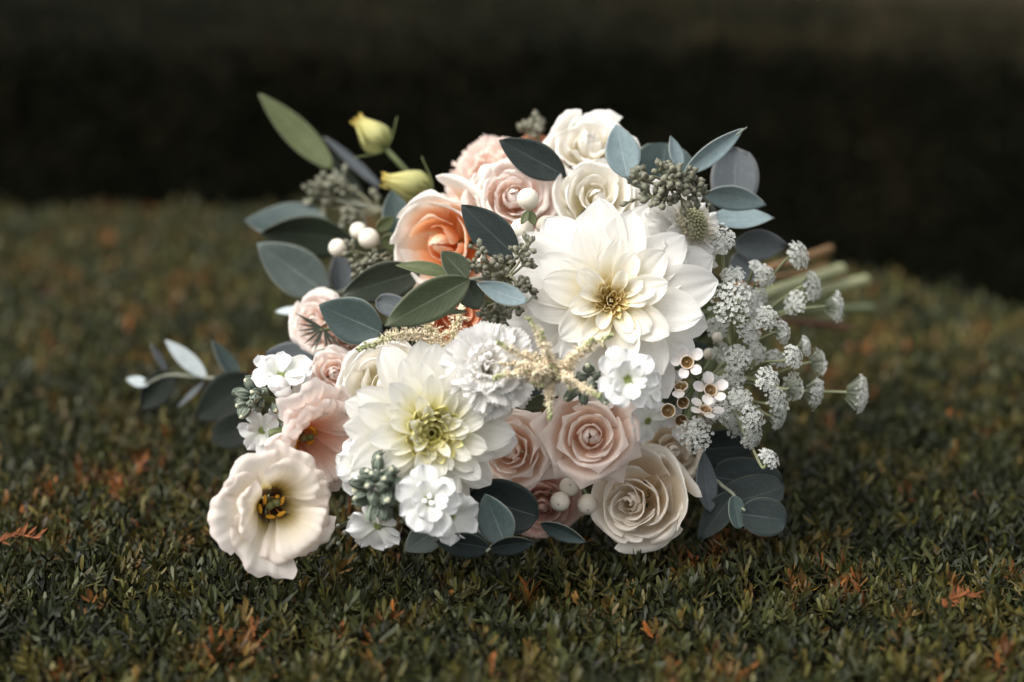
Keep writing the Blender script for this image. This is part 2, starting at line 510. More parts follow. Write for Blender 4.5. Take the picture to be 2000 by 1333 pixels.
def shape_dahlia(v):
    a = 0.42 + 0.58 * np.sin(np.pi / 2 * np.clip(v / 0.58, 0, 1))
    b = np.clip(1 - (np.clip((v - 0.58) / 0.42, 0, 1)) ** 2.0, 0, 1) ** 0.64
    return np.where(v < 0.58, a, b)


def shape_leaf(v):
    return np.sin(np.pi * np.clip(v, 0, 1) ** 0.9) ** 0.78 * (1 - 0.12 * v)


def shape_round(v):
    return np.sqrt(np.clip(1 - (2 * v - 1) ** 2, 0, 1)) ** 0.92


def shape_lance(v):
    return np.sin(np.pi * np.clip(v, 0, 1) ** 0.8) ** 1.05


def shape_stock(v):
    a = 0.25 + 0.75 * smooth(v / 0.62)
    b = np.sqrt(np.clip(1 - (np.clip((v - 0.62) / 0.38, 0, 1)) ** 2.6, 0, 1))
    return np.where(v < 0.62, a, b)


def shape_fan(v):
    return 0.16 + 0.84 * np.clip(v, 0, 1) ** 0.75


SHAPES = dict(dahlia=shape_dahlia, leaf=shape_leaf, round=shape_round, lance=shape_lance, stock=shape_stock, fan=shape_fan)


def sheet(L, W, shape, cup=0.5, cup_tip=None, rise=0.0, bend=0.0, tipbend=0.0, ruff=0.0, rk=3.0, serr=0.0, sk=9, seed=0,
          nu=7, nv=9, wob=0.0, mat=None, name='petal', fold=0.0, round_tip=0.0, twist=0.0, ridge=0.0):
    """A petal or leaf: base at the origin, along +Y, inner face +Z."""
    r = np.random.default_rng(seed + 991)
    u = np.linspace(-1, 1, nu)[None, :]
    v = np.linspace(0, 1, nv)[:, None]
    hw = W / 2 * np.maximum(SHAPES[shape](v), 0.02)
    cup_tip = cup if cup_tip is None else cup_tip
    psi = np.maximum(np.abs(cup + (cup_tip - cup) * v), 0.02) * np.sign(cup + (cup_tip - cup) * v + 1e-6)
    x = hw * np.sin(u * psi) / psi
    off = hw * (1 - np.cos(u * psi)) / psi
    off = off + fold * np.abs(u) * hw
    # centre line
    vv = np.linspace(0, 1, nv)
    phi = rise + bend * vv + tipbend * vv ** 4
    dy, dz = np.cos(phi) * L / (nv - 1), np.sin(phi) * L / (nv - 1)
    yc = np.concatenate([[0], np.cumsum(dy[:-1])])[:, None]
    zc = np.concatenate([[0], np.cumsum(dz[:-1])])[:, None]
    ny, nz = -np.sin(phi)[:, None], np.cos(phi)[:, None]
    ty, tz = np.cos(phi)[:, None], np.sin(phi)[:, None]
    ph = r.uniform(0, 6.28, 6)
    off = off + ruff * v ** 2 * (np.sin(rk * np.pi * u + ph[0]) + 0.5 * np.sin(rk * 2.3 * np.pi * u + ph[1] + 2 * v))
    off = off + wob * W * (np.sin(2.2 * u + 3.0 * v + ph[2]) + 0.7 * np.sin(5 * v + ph[3] - 1.5 * u)) * v
    off = off + ridge * W * np.cos(np.pi * 3.5 * u + ph[5]) * np.sin(np.pi * np.clip(v, 0, 1)) ** .7
    along = serr * L * v ** 4 * ((np.abs(((u * sk + ph[4]) % 2) - 1) - 0.5) * 2) - round_tip * L * v ** 3 * np.abs(u) ** 2.2
    x = x + twist * off * v
    X = np.stack([x + 0 * v, yc + ny * off + ty * along, zc + nz * off + tz * along], -1)
    return grid(X, np.broadcast_to(u, (nv, nu)), np.broadcast_to(v, (nv, nu)), mat, name)


def wrap_petal(prof, th0, dth, mat, seed=0, spiral=0.05, tip=0.0, ruff=0.0, rk=4.0, rim_drop=0.3, nu=13, nv=11, S=1.0, name='petal', lob=0.04,
               serr=0.0, curl=0.0, rr=0.0, tw=.17, sk=8, nk=1.0):
    """A petal that wraps round the flower axis (+Z). prof: list of (R, Z)."""
    r = np.random.default_rng(seed + 17)
    pr = np.array(prof, float)
    t = np.linspace(0, 1, len(pr))
    # smooth the profile
    tt = np.linspace(0, 1, 60)
    R0, Z0 = np.interp(tt, t, pr[:, 0]), np.interp(tt, t, pr[:, 1])
    for _ in range(3):
        R0[1:-1] = (R0[:-2] + 2 * R0[1:-1] + R0[2:]) / 4
        Z0[1:-1] = (Z0[:-2] + 2 * Z0[1:-1] + Z0[2:]) / 4
    u = np.linspace(-1, 1, nu)[None, :]
    v = np.linspace(0, 1, nv)[:, None]
    ph = r.uniform(0, 6.28, 8)
    vm = 1 - rim_drop * np.abs(u) ** 2.4 + serr * ((np.abs(((u * sk + ph[4]) % 2) - 1) - 0.5) * 2) * v ** 3
    s = np.clip(v * vm, 0, 1)
    R, Z = np.interp(s, tt, R0), np.interp(s, tt, Z0)
    th = th0 + u * dth * (0.30 + 0.70 * smooth(v * 1.3))
    R = R * (1 + spiral * u) + lob * v * np.sin(2.0 * th + ph[0]) * R
    w = np.exp(-(np.abs(u) / tw) ** 1.4) * smooth((v - 0.72) / 0.28)
    R = R + tip * w
    Z = Z - tip * 0.6 * w
    # side edges roll outwards
    ed = smooth((np.abs(u) - 0.55) / 0.45) * smooth((v - 0.35) / 0.5)
    R = R + curl * ed
    Z = Z - curl * 0.5 * ed
    rf = ruff * v ** 3 * (np.sin(rk * np.pi * u + ph[1]) + 0.6 * np.sin(rk * 2.1 * np.pi * u + ph[2]) + 0.35 * np.sin(rk * 4.7 * np.pi * u + ph[3]))
    Z = Z + rf
    R = R + 0.6 * ruff * v ** 3 * np.sin(rk * 1.4 * np.pi * u + ph[5])
    if rr:
        R = R + rr * smooth((v - .3) / .7) * (np.sin(rk * 1.7 * np.pi * u + ph[6]) + .5 * np.sin(rk * 3.6 * np.pi * u + ph[7] + v))
    nick = .008 * v ** 4 * (np.sin(11 * u + ph[6]) + np.sin(23 * u + ph[7]) + .7 * np.sin(41 * u + ph[0]))
    crease = .010 * smooth(v * 1.5) * np.sin(3.3 * u + ph[1] + 2.2 * v) + .006 * np.sin(7.5 * u + ph[2] - 3 * v) * v
    R = R + crease * nk
    Z = Z + nick * nk
    X = np.stack([-np.sin(th) * R, np.cos(th) * R, Z], -1) * S
    return grid(X, np.broadcast_to(u, (nv, nu)), np.broadcast_to(v, (nv, nu)), mat, name)


def lerp_prof(A, B, t):
    return [(a[0] + (b[0] - a[0]) * t, a[1] + (b[1] - a[1]) * t) for a, b in zip(A, B)]


HUB = P(1425, 630, 1.21)                                   # where the stems are bound together


def add_stem(o, drop=0.03, r=0.0021, mat=None, start=0.0, n=None):
    """The stem of a flower, from behind the bloom to the binding point."""
    mw = o.matrix_world.copy()
    base = mw.translation
    n = n or mw.col[2].to_3d().normalized()
    a = base - n * start
    b = base - n * (start + drop)
    path = bez([a, b, b.lerp(HUB, 0.55) - CF * 0.02, HUB + Vector((rng.normal(0, .006), rng.normal(0, .006), rng.normal(0, .006)))], 5)
    inv = mw.inverted()
    g = Geo()
    tube_geo(g, [inv @ p for p in path], r, r * 0.9, 6, 0.3)
    return part('stem', g.build('stem', mat or STEM_G), o)


def rz(a):
    return Matrix.Rotation(a, 4, 'Z')


INNER = {W_DAHLIA: W_INNER, Y_DAHLIA: Y_INNER}


def dahlia(label, c, d, Rpx, n, roll, mats, heart, group):
    S = mm(Rpx, d)
    o = thing('dahlia', label, 'flower', frame(P(*c, d), vdir(*n), roll), group)
    pm, hm = mats
    layers = [  # count, length, width, elevation, cup base, cup tip, tipbend, base z, outline
        (9, 1.05, 0.50, -0.14, 0.42, 0.20, -0.18, -0.17, 'dahlia'),
        (9, 1.00, 0.49, -0.02, 0.55, 0.28, -0.15, -0.12, 'dahlia'),
        (9, 0.86, 0.455, 0.12, 0.70, 0.40, -0.12, -0.07, 'dahlia'),
        (9, 0.66, 0.365, 0.26, 0.95, 0.5, -0.12, -0.02, 'dahlia'),
        (8, 0.49, 0.265, 0.38, 1.2, 0.8, -0.20, 0.01, 'stock'),
        (8, 0.375, 0.19, 0.48, 1.45, 0.95, -0.25, 0.03, 'stock'),
    ] if heart == 'open' else [
        (11, 1.05, 0.48, -0.06, 0.45, 0.22, -0.35, -0.17, 'dahlia'),
        (12, 0.99, 0.43, 0.08, 0.6, 0.32, -0.2, -0.11, 'dahlia'),
        (12, 0.87, 0.37, 0.22, 0.8, 0.5, -0.16, -0.06, 'dahlia'),
        (11, 0.73, 0.30, 0.36, 1.1, 0.7, -0.2, -0.02, 'stock'),
        (11, 0.58, 0.235, 0.50, 1.4, 0.95, -0.2, 0.01, 'stock'),
        (9, 0.45, 0.175, 0.72, 1.60, 1.10, 0.0, 0.03, 'stock'),
    ]
    for li, (cnt, L, W, el, c0, c1, tb, z, shp) in enumerate(layers):
        pmat = pm if li < len(layers) - 3 else INNER[pm]
        vs = [sheet(L * S, W * S, shp, c0, c1, rise=el + 0.22, bend=-0.34 + 0.12 * k, tipbend=tb, seed=li * 10 + k, nu=15, nv=14, ridge=.011,
                    wob=0.022, mat=pmat, ruff=0.004 * S) for k in range(3)]
        a0 = li * 0.37 + 0.2
        for k in range(cnt):
            a = a0 + 2 * math.pi * k / cnt + random.uniform(-.13, .13)
            sc = random.uniform(0.90, 1.06)
            tilt = random.uniform(-.13, .13)
            m = Matrix.Translation((0, 0, z * S + random.uniform(-.012, .012) * S)) @ rz(a) @ Matrix.Translation((0, 0.035 * S, 0)) @ \
                Matrix.Rotation(tilt, 4, 'X') @ Matrix.Rotation(random.uniform(-.24, .24), 4, 'Y') @ Matrix.Scale(sc, 4)
            part('petal', vs[k % 3], o, m)
    # the heart: small rolled florets
    if heart == 'open':
        hl = [(9, 0.21, 0.125, 0.75, 1.8, 0.095), (10, 0.165, 0.10, 0.9, 1.9, 0.085), (9, 0.13, 0.085, 1.05, 2.0, 0.065), (7, 0.11, 0.075, 1.2, 2.0, 0.04), (4, 0.09, 0.07, 1.35, 2.0, 0.012)]
        for li, (cnt, L, W, el, cu, rb) in enumerate(hl):
            me = sheet(L * S, W * S, 'stock', cu, cu * 0.7, rise=el, bend=0.35, seed=50 + li, nu=7, nv=6, mat=hm)
            for k in range(cnt):
                a = li * 0.5 + 2 * math.pi * k / cnt + random.uniform(-.2, .2)
                m = Matrix.Translation((0, 0, 0.045 * S)) @ rz(a) @ Matrix.Translation((0, rb * S, 0)) @ Matrix.Rotation(random.uniform(-.15, .2), 4, 'X') @ Matrix.Scale(random.uniform(.85, 1.1), 4)
                part('petal', me, o, m)
    else:
        hl = [(12, 0.38, 0.17, 0.85, 1.2, 0.20, 0.75), (11, 0.36, 0.165, 0.95, 1.0, 0.175, 1.05), (10, 0.33, 0.155, 1.0, 0.9, 0.14, 1.25), (8, 0.27, 0.13, 1.1, 0.9, 0.10, 1.3), (6, 0.20, 0.11, 1.2, 0.9, 0.06, 1.3)]
        for li, (cnt, L, W, el, cu, rb, be) in enumerate(hl):
            me = sheet(L * S, W * S, 'dahlia', cu, cu * 0.8, rise=el, bend=be, seed=80 + li, nu=5, nv=8, mat=hm)
            for k in range(cnt):
                a = li * 0.3 + 2 * math.pi * k / cnt + random.uniform(-.08, .08)
                m = Matrix.Translation((0, 0, (0.02 - 0.01 * li) * S)) @ rz(a) @ Matrix.Translation((0, rb * S, 0)) @ Matrix.Rotation(.18, 4, 'Y')
                part('petal', me, o, m)
    add_stem(o, start=0.16 * S)
    return o


BUD = [(.02, -.35), (.16, -.10), (.20, .16), (.14, .38), (.0, .47)]
BUD2 = [(.04, -.40), (.20, -.15), (.27, .12), (.255, .30), (.225, .41), (.228, .44)]
CUP = [(.05, -.48), (.26, -.22), (.38, .06), (.43, .25), (.45, .35), (.485, .355)]
OPEN = [(.05, -.55), (.36, -.34), (.54, -.06), (.61, .15), (.66, .235), (.725, .205)]
WIDE = [(.06, -.60), (.44, -.45), (.70, -.20), (.84, .0), (.93, .05), (1.02, -.06)]
FLAT = [(.06, -.66), (.48, -.52), (.78, -.32), (.94, -.16), (1.02, -.13), (1.09, -.24)]
# layers: count, profile, half angle, pointed tip, ruffle, sideways shift
R_CLASSIC = [(3, BUD, 1.35, 0, .008, 0), (4, BUD2, 1.15, .02, .012, 0), (5, CUP, .98, .04, .016, 0), (5, OPEN, .86, .12, .02, 0), (5, WIDE, .76, .20, .022, 0), (5, FLAT, .72, .24, .024, 0)]
R_DENSE = [(3, BUD, 1.3, 0, .01, 0), (5, BUD2, 1.0, .01, .02, 0), (6, CUP, .85, .02, .03, 0), (7, OPEN, .72, .04, .035, 0), (8, WIDE, .62, .06, .04, 0), (7, FLAT, .62, .06, .04, 0)]
R_BLOWN = [(3, [(r * .62, z) for r, z in BUD2], 1.5, 0, .01, 0), (4, [(r * .9, z) for r, z in BUD2], 1.2, 0, .014, .0), (4, [(r * .80, z) for r, z in CUP], 1.1, .0, .018, .0), (4, CUP, .92, .0, .03, .02),
           (4, [(.05, -.5), (.36, -.32), (.54, -.05), (.60, .14), (.63, .19), (.67, .185)], 1.0, .02, .03, .05), (3, [(.05, -.55), (.42, -.38), (.66, -.12), (.74, .12), (.77, .2), (.82, .2)], 1.05, .02, .05, .16),
           (4, [(.06, -.60), (.52, -.47), (.84, -.2), (1.0, .06), (1.05, .13), (1.10, .12)], .92, .02, .06, .26), (6, [(.06, -.66), (.56, -.54), (.94, -.34), (1.12, -.16), (1.2, -.14), (1.28, -.2)], .80, .03, .05, .20),
           (7, [(.06, -.68), (.36, -.60), (.62, -.54), (.84, -.46), (.96, -.40), (1.0, -.40)], .9, .02, .03, .10)]
R_GOBLET = [(2, BUD, 1.5, 0, .01, 0), (3, [(a * 1.1, b - .1) for a, b in BUD2], 1.2, 0, .02, 0), (3, [(a * 1.15, b - .06) for a, b in CUP], 1.1, .02, .03, .03),
            (4, [(.05, -.55), (.42, -.35), (.66, -.04), (.77, .24), (.82, .33), (.865, .33)], .95, .02, .04, 0), (5, [(.06, -.60), (.50, -.44), (.80, -.12), (.93, .16), (.99, .24), (1.045, .20)], .85, .03, .04, 0),
            (6, [(.06, -.64), (.40, -.56), (.70, -.42), (.86, -.24), (.94, -.12), (.98, -.10)], .85, .02, .03, 0)]
R_RUFFLE = [(3, BUD, 1.4, 0, .03, 0), (3, BUD2, 1.2, 0, .05, 0), (4, CUP, 1.0, .01, .06, 0), (4, OPEN, .92, .01, .07, 0),
            (5, [(.05, -.95), (.34, -.75), (.56, -.30), (.76, .02), (.90, .08), (1.0, -.02)], .80, .01, .07, 0), (4, [(.05, -1.0), (.40, -.85), (.66, -.45), (.86, -.12), (1.0, -.06), (1.1, -.16)], .80, .01, .06, 0)]


def rose(label, c, d, Rpx, n, roll, mat, group, kind=R_CLASSIC, seed=0, rim=.24, spiral=.10, jit=1.0, lob=.05, rk=1.5, curl=.05, stem=True, heart=None):
    S = mm(Rpx, d)
    o = thing('rose', label, 'rose', frame(P(*c, d), vdir(*n), roll), group)
    a0 = random.uniform(0, 6)
    for li, (cnt, pr, dth, tip, rf, sh) in enumerate(kind):
        a0 += .9
        t = min(1.0, li / 5)
        for k in range(cnt):
            a = a0 + 2 * math.pi * k / cnt + random.uniform(-.22, .22) * jit
            grow = random.uniform(-.065, .065) * jit * (.5 + t)
            dz = random.uniform(-.045, .045) * jit + .02 * (k % 2)
            prj = [(r * (1 + grow), z + dz) for r, z in pr]
            me = wrap_petal(prj, a, dth * random.uniform(.92, 1.08), heart[0] if heart and li < heart[1] else mat, seed=seed * 100 + li * 10 + k, spiral=spiral * (1.25 - .75 * t) * (1 if t < .7 else random.uniform(-1, 1)),
                            tip=tip * random.uniform(.6, 1.2), ruff=rf, rk=rk, rim_drop=rim * random.uniform(.8, 1.25), S=S, curl=curl * t * random.uniform(.3, 1.5), lob=lob,
                            nu=17, nv=15)
            m = Matrix.Translation((sh * S, 0, 0)) @ Matrix.Rotation(random.uniform(-.07, .07) * jit, 4, 'X') @ Matrix.Rotation(random.uniform(-.07, .07) * jit, 4, 'Y')
            part('petal', me, o, m)
    if stem:
        add_stem(o, start=.45 * S)
    return o


def carnation(label, c, d, Rpx, n, roll, mat, group, seed=0):
    S = mm(Rpx, d)
    o = thing('carnation', label, 'carnation', frame(P(*c, d), vdir(*n), roll), group)
    fans = [(9, 1.06, .95, -.10, -.35), (10, 1.05, .92, .10, -.45), (11, 1.0, .85, .34, -.55), (11, .95, .74, .58, -.6), (10, .90, .62, .80, -.6)]
    for li, (cnt, L, W, el, be) in enumerate(fans):
        vs = [sheet(L * S, W * S, 'fan', .3, .08, bend=be * .7 - .22 * k, tipbend=-.3 + .2 * k, ruff=(.030 + .014 * k) * S, rk=1.3 + .5 * k, serr=.030, sk=12,
                    seed=300 + seed * 50 + li * 5 + k, nu=45, nv=13, wob=.035, mat=mat, round_tip=.2) for k in range(4)]
        for k in range(cnt):
            m = Matrix.Translation((0, 0, (-.46 + .02 * li) * S)) @ rz(li * .55 + 2 * math.pi * k / cnt + random.uniform(-.25, .25)) @ Matrix.Rotation(el + .22 + random.uniform(-.24, .24), 4, 'X') @ \
                Matrix.Rotation(random.uniform(-.75, .75), 4, 'Y') @ Matrix.Scale(random.uniform(.82, 1.1), 4)
            part('petal', vs[k % 4], o, m)
    rings = [(3, .10, .40), (4, .22, .38), (5, .34, .30)]
    for li, (cnt, R, Z) in enumerate(rings):
        for k in range(cnt):
            pr = [(.05, -.55), (.55 * R, -.30), (.85 * R, Z - .18), (.97 * R, Z - .05), (1.06 * R + .03, Z + random.uniform(-.02, .05)), (1.2 * R + .06, Z - .03)]
            me = wrap_petal(pr, li * .6 + 2 * math.pi * k / cnt + random.uniform(-.2, .2), (1.25 if li == 0 else 4.2 / cnt) * random.uniform(.85, 1.1), mat, seed=300 + seed * 100 + li * 12 + k,
                            spiral=random.uniform(-.15, .15), ruff=.035, rk=1.3 + .2 * (k % 3), rim_drop=.14, nu=37, nv=11, S=S * random.uniform(.95, 1.05), serr=.022, lob=.07, rr=.028, sk=14)
            part('petal', me, o, Matrix.Rotation(random.uniform(-.25, .25), 4, 'X') @ Matrix.Rotation(random.uniform(-.25, .25), 4, 'Y'))
    g = Geo()
    tube_geo(g, [Vector((0, 0, -1.05 * S)), Vector((0, 0, -.9 * S)), Vector((0, 0, -.5 * S)), Vector((0, 0, -.35 * S))], .12 * S, .24 * S, 9, .5)
    part('calyx', g.build('calyx', CALYX), o)
    add_stem(o, start=1.0 * S)
    return o


LIS = [(.04, -1.0), (.24, -.80), (.36, -.50), (.54, -.20), (.80, .0), (.98, .06), (1.06, -.04)]
LIS_IN = [(.03, -.96), (.20, -.74), (.31, -.42), (.45, -.08), (.62, .16), (.76, .24), (.84, .17)]


def lisianthus(label, c, d, Rpx, n, roll, mat, group, seed=0, outer=6, inner=4, ruff=.05):
    S = mm(Rpx, d)
    o = thing('lisianthus', label, 'lisianthus', frame(P(*c, d), vdir(*n), roll), group)
    for i in range(outer):
        part('petal', wrap_petal(LIS, 2 * math.pi * i / outer + random.uniform(-.12, .12), .90, mat, seed=seed + i, spiral=.10, tip=.0, ruff=ruff, rk=1.9,
                                 rim_drop=.24, S=S * random.uniform(.94, 1.06), nu=41, nv=17, serr=.030, lob=.10, rr=.02), o)
    for i in range(inner):
        part('petal', wrap_petal(LIS_IN, 2 * math.pi * (i + .5) / inner + random.uniform(-.3, .3), .85, mat, seed=seed + 40 + i, spiral=.14, tip=.0, ruff=ruff, rk=1.7,
                                 rim_drop=.2, S=S * random.uniform(.88, 1.02), nu=29, nv=15, serr=.02, lob=.14), o)
    g = Geo()
    tube_geo(g, [Vector((0, 0, -.92 * S)), Vector((0, 0, -.5 * S))], .09 * S, .05 * S, 8, .2)
    ball_geo(g, (.06 * S, 0, -.46 * S), .075 * S, Vector((.6, .2, 1)), 1.2, a=.9)
    ball_geo(g, (-.06 * S, 0, -.46 * S), .075 * S, Vector((-.6, .1, 1)), 1.2, a=.8)
    part('pistil', g.build('pistil', PISTIL), o)
    for k in range(6):
        a = k * 1.047 + random.uniform(-.4, .4)
        g = Geo()
        rr = random.uniform(.15, .24)
        p0, p1 = Vector((.08 * S * math.cos(a), .08 * S * math.sin(a), -.85 * S)), Vector((rr * S * math.cos(a), rr * S * math.sin(a), -random.uniform(.40, .60) * S))
        tube_geo(g, [p0, p0.lerp(p1, .5), p1], .012 * S, .01 * S, 5, 0.0)
        ball_geo(g, p1, .040 * S, Vector((-math.sin(a) + random.uniform(-.8, .8), math.cos(a) + random.uniform(-.8, .8), .3)), 2.3, a=.6)
        part('stamen', g.build('stamen', ANTHER), o)
    add_stem(o, start=.93 * S, drop=.006)
    return o


# ------------------------------------------------------------------ eucalyptus
def leaf_px(o, b, t, w, d, key, roll=0.0, shape='leaf', bend=0.25, cup=0.25, fold=0.10, seed=None, wob=None, d2=None, tipbend=-.2, name='leaf', tilt=0.0, label=None):
    seed = random.randrange(10000) if seed is None else seed
    wob = random.uniform(.014, .034) if wob is None else wob
    bend = bend * random.uniform(.8, 1.5)
    cup = cup * random.uniform(.7, 1.7)
    pb, pt = P(*b, d), P(*t, d2 if d2 is not None else d)
    y = pt - pb
    L = y.length * 1.03
    y.normalize()
    n = (CF - y * CF.dot(y)).normalized()
    n = Matrix.Rotation(roll, 3, y) @ n
    x = y.cross(n)
    m = Matrix((x, y, n)).transposed().to_4x4()
    m = Matrix.Translation(pb) @ m @ Matrix.Rotation(-bend * .45, 4, 'X')
    W = mm(w, d) / max(.28, abs(math.cos(roll)))
    me = sheet(L, W, shape, cup, cup * .6, rise=0, bend=bend, tipbend=tipbend, seed=seed, nu=11, nv=15, wob=wob, mat=LM[key], name=name, fold=fold)
    lf = part(name, me, o, o.matrix_world.inverted() @ m)
    so = lf.modifiers.new('thickness', 'SOLIDIFY')
    so.thickness = 0.00045
    so.offset = 0
    if label:
        lf['label'] = label
    return lf


def twig(o, pts, r=0.0011, r1=None, mat=None, name='twig', a=.3):
    inv = o.matrix_world.inverted()
    g = Geo()
    tube_geo(g, bez([inv @ Vector(p) for p in pts], 7), r, r1 if r1 else r * .7, 6, a)
    return part(name, g.build(name, mat or STEM_E), o)


def sprig(label, at, group='eucalyptus leaves in the bouquet', name='eucalyptus_sprig', cat='eucalyptus'):
    return thing(name, label, cat, Matrix.Translation(at), group)


def petiole(o, b, d, to, r=.0009):
    """A short leaf stalk from leaf base pixel b to a point on the twig."""
    twig(o, [P(*b, d), to], r, r, name='petiole')


# seeds: one drop-shaped mesh for all
def seed_mesh():
    g = Geo()
    prof = [(-.75, .10), (-.45, .17), (-.1, .33), (.22, .43), (.42, .42), (.60, .24), (.92, .03)]
    vs, fs, al = [], [], []
    K = 8
    for z, r in prof:
        for k in range(K):
            a = 2 * math.pi * k / K
            vs.append((r * math.cos(a), r * math.sin(a), z))
            al.append(min(1, max(0, (z + .5) / 1.3)))
    for i in range(len(prof) - 1):
        for k in range(K):
            k2 = (k + 1) % K
            fs.append((i * K + k, i * K + k2, (i + 1) * K + k2, (i + 1) * K + k))
    fs.append(tuple((len(prof) - 1) * K + k for k in range(K)))
    g.add(vs, fs, al)
    return g.build('seed', SEED)


SEEDM = seed_mesh()


def seeds(o, hub_px, hub_d, tips, size=13, per=6, spread=20, seed=0):
    """Seed clusters: from the twig point run small stalks to cluster points; each carries a tuft of seeds."""
    r = random.Random(seed)
    inv = o.matrix_world.inverted()
    hub = P(*hub_px, hub_d)
    for (tx, ty, td) in tips:
        c = P(tx, ty, td)
        twig(o, [hub, hub.lerp(c, .5) + CU * r.uniform(-.003, .003), c], .0009, .0007, SEED_TWIG, 'stalk')
        ax = (c - hub)
        ax = ax.normalized() if ax.length > 1e-5 else CU.copy()
        for k in range(per):
            dv = (ax * r.uniform(.2, 1.0) + Vector((r.gauss(0, 1), r.gauss(0, 1), r.gauss(0, 1))).normalized() * .9 + CF * .35).normalized()
            e = c + dv * mm(spread, td) * r.uniform(.65, 1.1)
            s = mm(size, td) * r.uniform(.8, 1.15)
            twig(o, [c, e], .0006, .0007, SEED_TWIG, 'stalk')
            q = dv.to_track_quat('Z', 'Y').to_matrix().to_4x4()
            part('seed', SEEDM, o, inv @ Matrix.Translation(e) @ q @ Matrix.Scale(s, 4))


# ------------------------------------------------------------------ small flowers
def berry(o, px, py, d, dia, ax=(0, .6, .8)):
    inv = o.matrix_world.inverted()
    n = vdir(*ax)
    g = Geo()
    R = mm(dia, d) / 2
    ball_geo(g, (0, 0, 0), R, None, 1.04, 20, 13, a=.5, taper=-.07)
    g.a = [min(1, max(0, .5 + v[2] / R * .5)) for v in g.v]
    b = part('berry', g.build('berry', BERRY), o, inv @ frame(P(px, py, d), n))
    g = Geo()
    ball_geo(g, (0, 0, R * 1.03), R * .075, None, .6, 7, 4)
    part('tip', g.build('tip', BERRY_TIP), b)
    return b


def floret_stock(o, c, d, Rpx, n, roll, rows=((7, 1.0, .1), (6, .72, .55)), bud=True, seed=0, green=.22):
    """A double white stock floret: a green heart that carries its petals."""
    S = mm(Rpx, d)
    inv = o.matrix_world.inverted()
    g = Geo()
    ball_geo(g, (0, 0, -.06 * S), green * S, None, .5, 10, 5, a=.55)
    for k in range(8):
        a = k * .785
        tube_geo(g, [Vector((0, 0, 0)), Vector((green * 1.1 * S * math.cos(a), green * 1.1 * S * math.sin(a), .07 * S))], .05 * S, .02 * S, 5, .75)
    if bud:
        for k in range(3):
            a = k * 2.1 + seed
            ball_geo(g, (.12 * S * math.cos(a), .12 * S * math.sin(a), .17 * S), .085 * S, Vector((math.cos(a), math.sin(a), 1.5)), 1.3, 8, 6, a=1.0)
    core = part('floret', g.build('floret', STOCK_G if not bud else STOCK_C), o, inv @ frame(P(*c, d), vdir(*n), roll))
    for ri, (cnt, L, el) in enumerate(rows):
        for k in range(cnt):
            me = STOCK_P[(k + ri + seed) % len(STOCK_P)]
            a = seed * .7 + ri * .45 + 2 * math.pi * k / cnt + random.uniform(-.16, .16)
            m = rz(a) @ Matrix.Translation((0, .10 * S, .03 * ri * S)) @ Matrix.Rotation(el + random.uniform(-.28, .28), 4, 'X') @ Matrix.Rotation(random.uniform(-.45, .45), 4, 'Y') @ \
                Matrix.Scale(L * S * random.uniform(.85, 1.08), 4)
            part('petal', me, core, m)
    return core


STOCK_P = [sheet(.95, .82, 'stock', .35, -.15, rise=.25, bend=-.55 + .15 * k, tipbend=-.4, seed=700 + k, nu=11, nv=11, wob=.06, mat=STOCK_W, ruff=.07, rk=1.1 + .2 * k) for k in range(4)]
STOCK_G = plain_mat('stock_green_heart', [(0.0, (0.10, 0.14, 0.04)), (1.0, (0.26, 0.31, 0.10))], rough=.6)
STOCK_C = plain_mat('stock_heart', [(0.0, (0.13, 0.17, 0.05)), (0.8, (0.28, 0.33, 0.12)), (0.9, (0.82, 0.83, 0.78)), (1.0, (0.86, 0.86, 0.84))], rough=.6)


def bud_mesh(seed, open_=False):
    r = random.Random(seed)
    g = Geo()
    ball_geo(g, (0, 0, .55), .36, None, 1.55, 10, 9, a=.5, taper=.12)
    g.a = [.1 + .5 * min(1, max(0, v[2])) for v in g.v]
    for k in range(4):                                      # furry sepals that hug the bud
        a = k * 1.571 + r.uniform(-.2, .2)
        pts = [Vector((.30 * math.cos(a), .30 * math.sin(a), .05)), Vector((.40 * math.cos(a), .40 * math.sin(a), .5)), Vector((.27 * math.cos(a), .27 * math.sin(a), .98)),
               Vector((.12 * math.cos(a), .12 * math.sin(a), 1.16 + r.uniform(-.05, .1)))]
        tube_geo(g, bez(pts, 3), .13, .05, 6, .3)
    if open_:
        ball_geo(g, (0, 0, 1.05), .22, None, .9, 9, 6, a=1.0)
    return g.build('bud', STOCK_BUD)


BUDS = [bud_mesh(k, k % 3 == 0) for k in range(5)]


def buds(o, spec, d0, size, axis=None):
    inv = o.matrix_world.inverted()
    for i, (x, y, dd, ax) in enumerate(spec):
        n = vdir(*ax)
        part('bud', BUDS[i % len(BUDS)], o, inv @ frame(P(x, y, d0 + dd), n, i) @ Matrix.Translation((0, 0, -.4 * mm(size, d0))) @ Matrix.Scale(mm(size, d0) * random.uniform(.85, 1.15), 4))


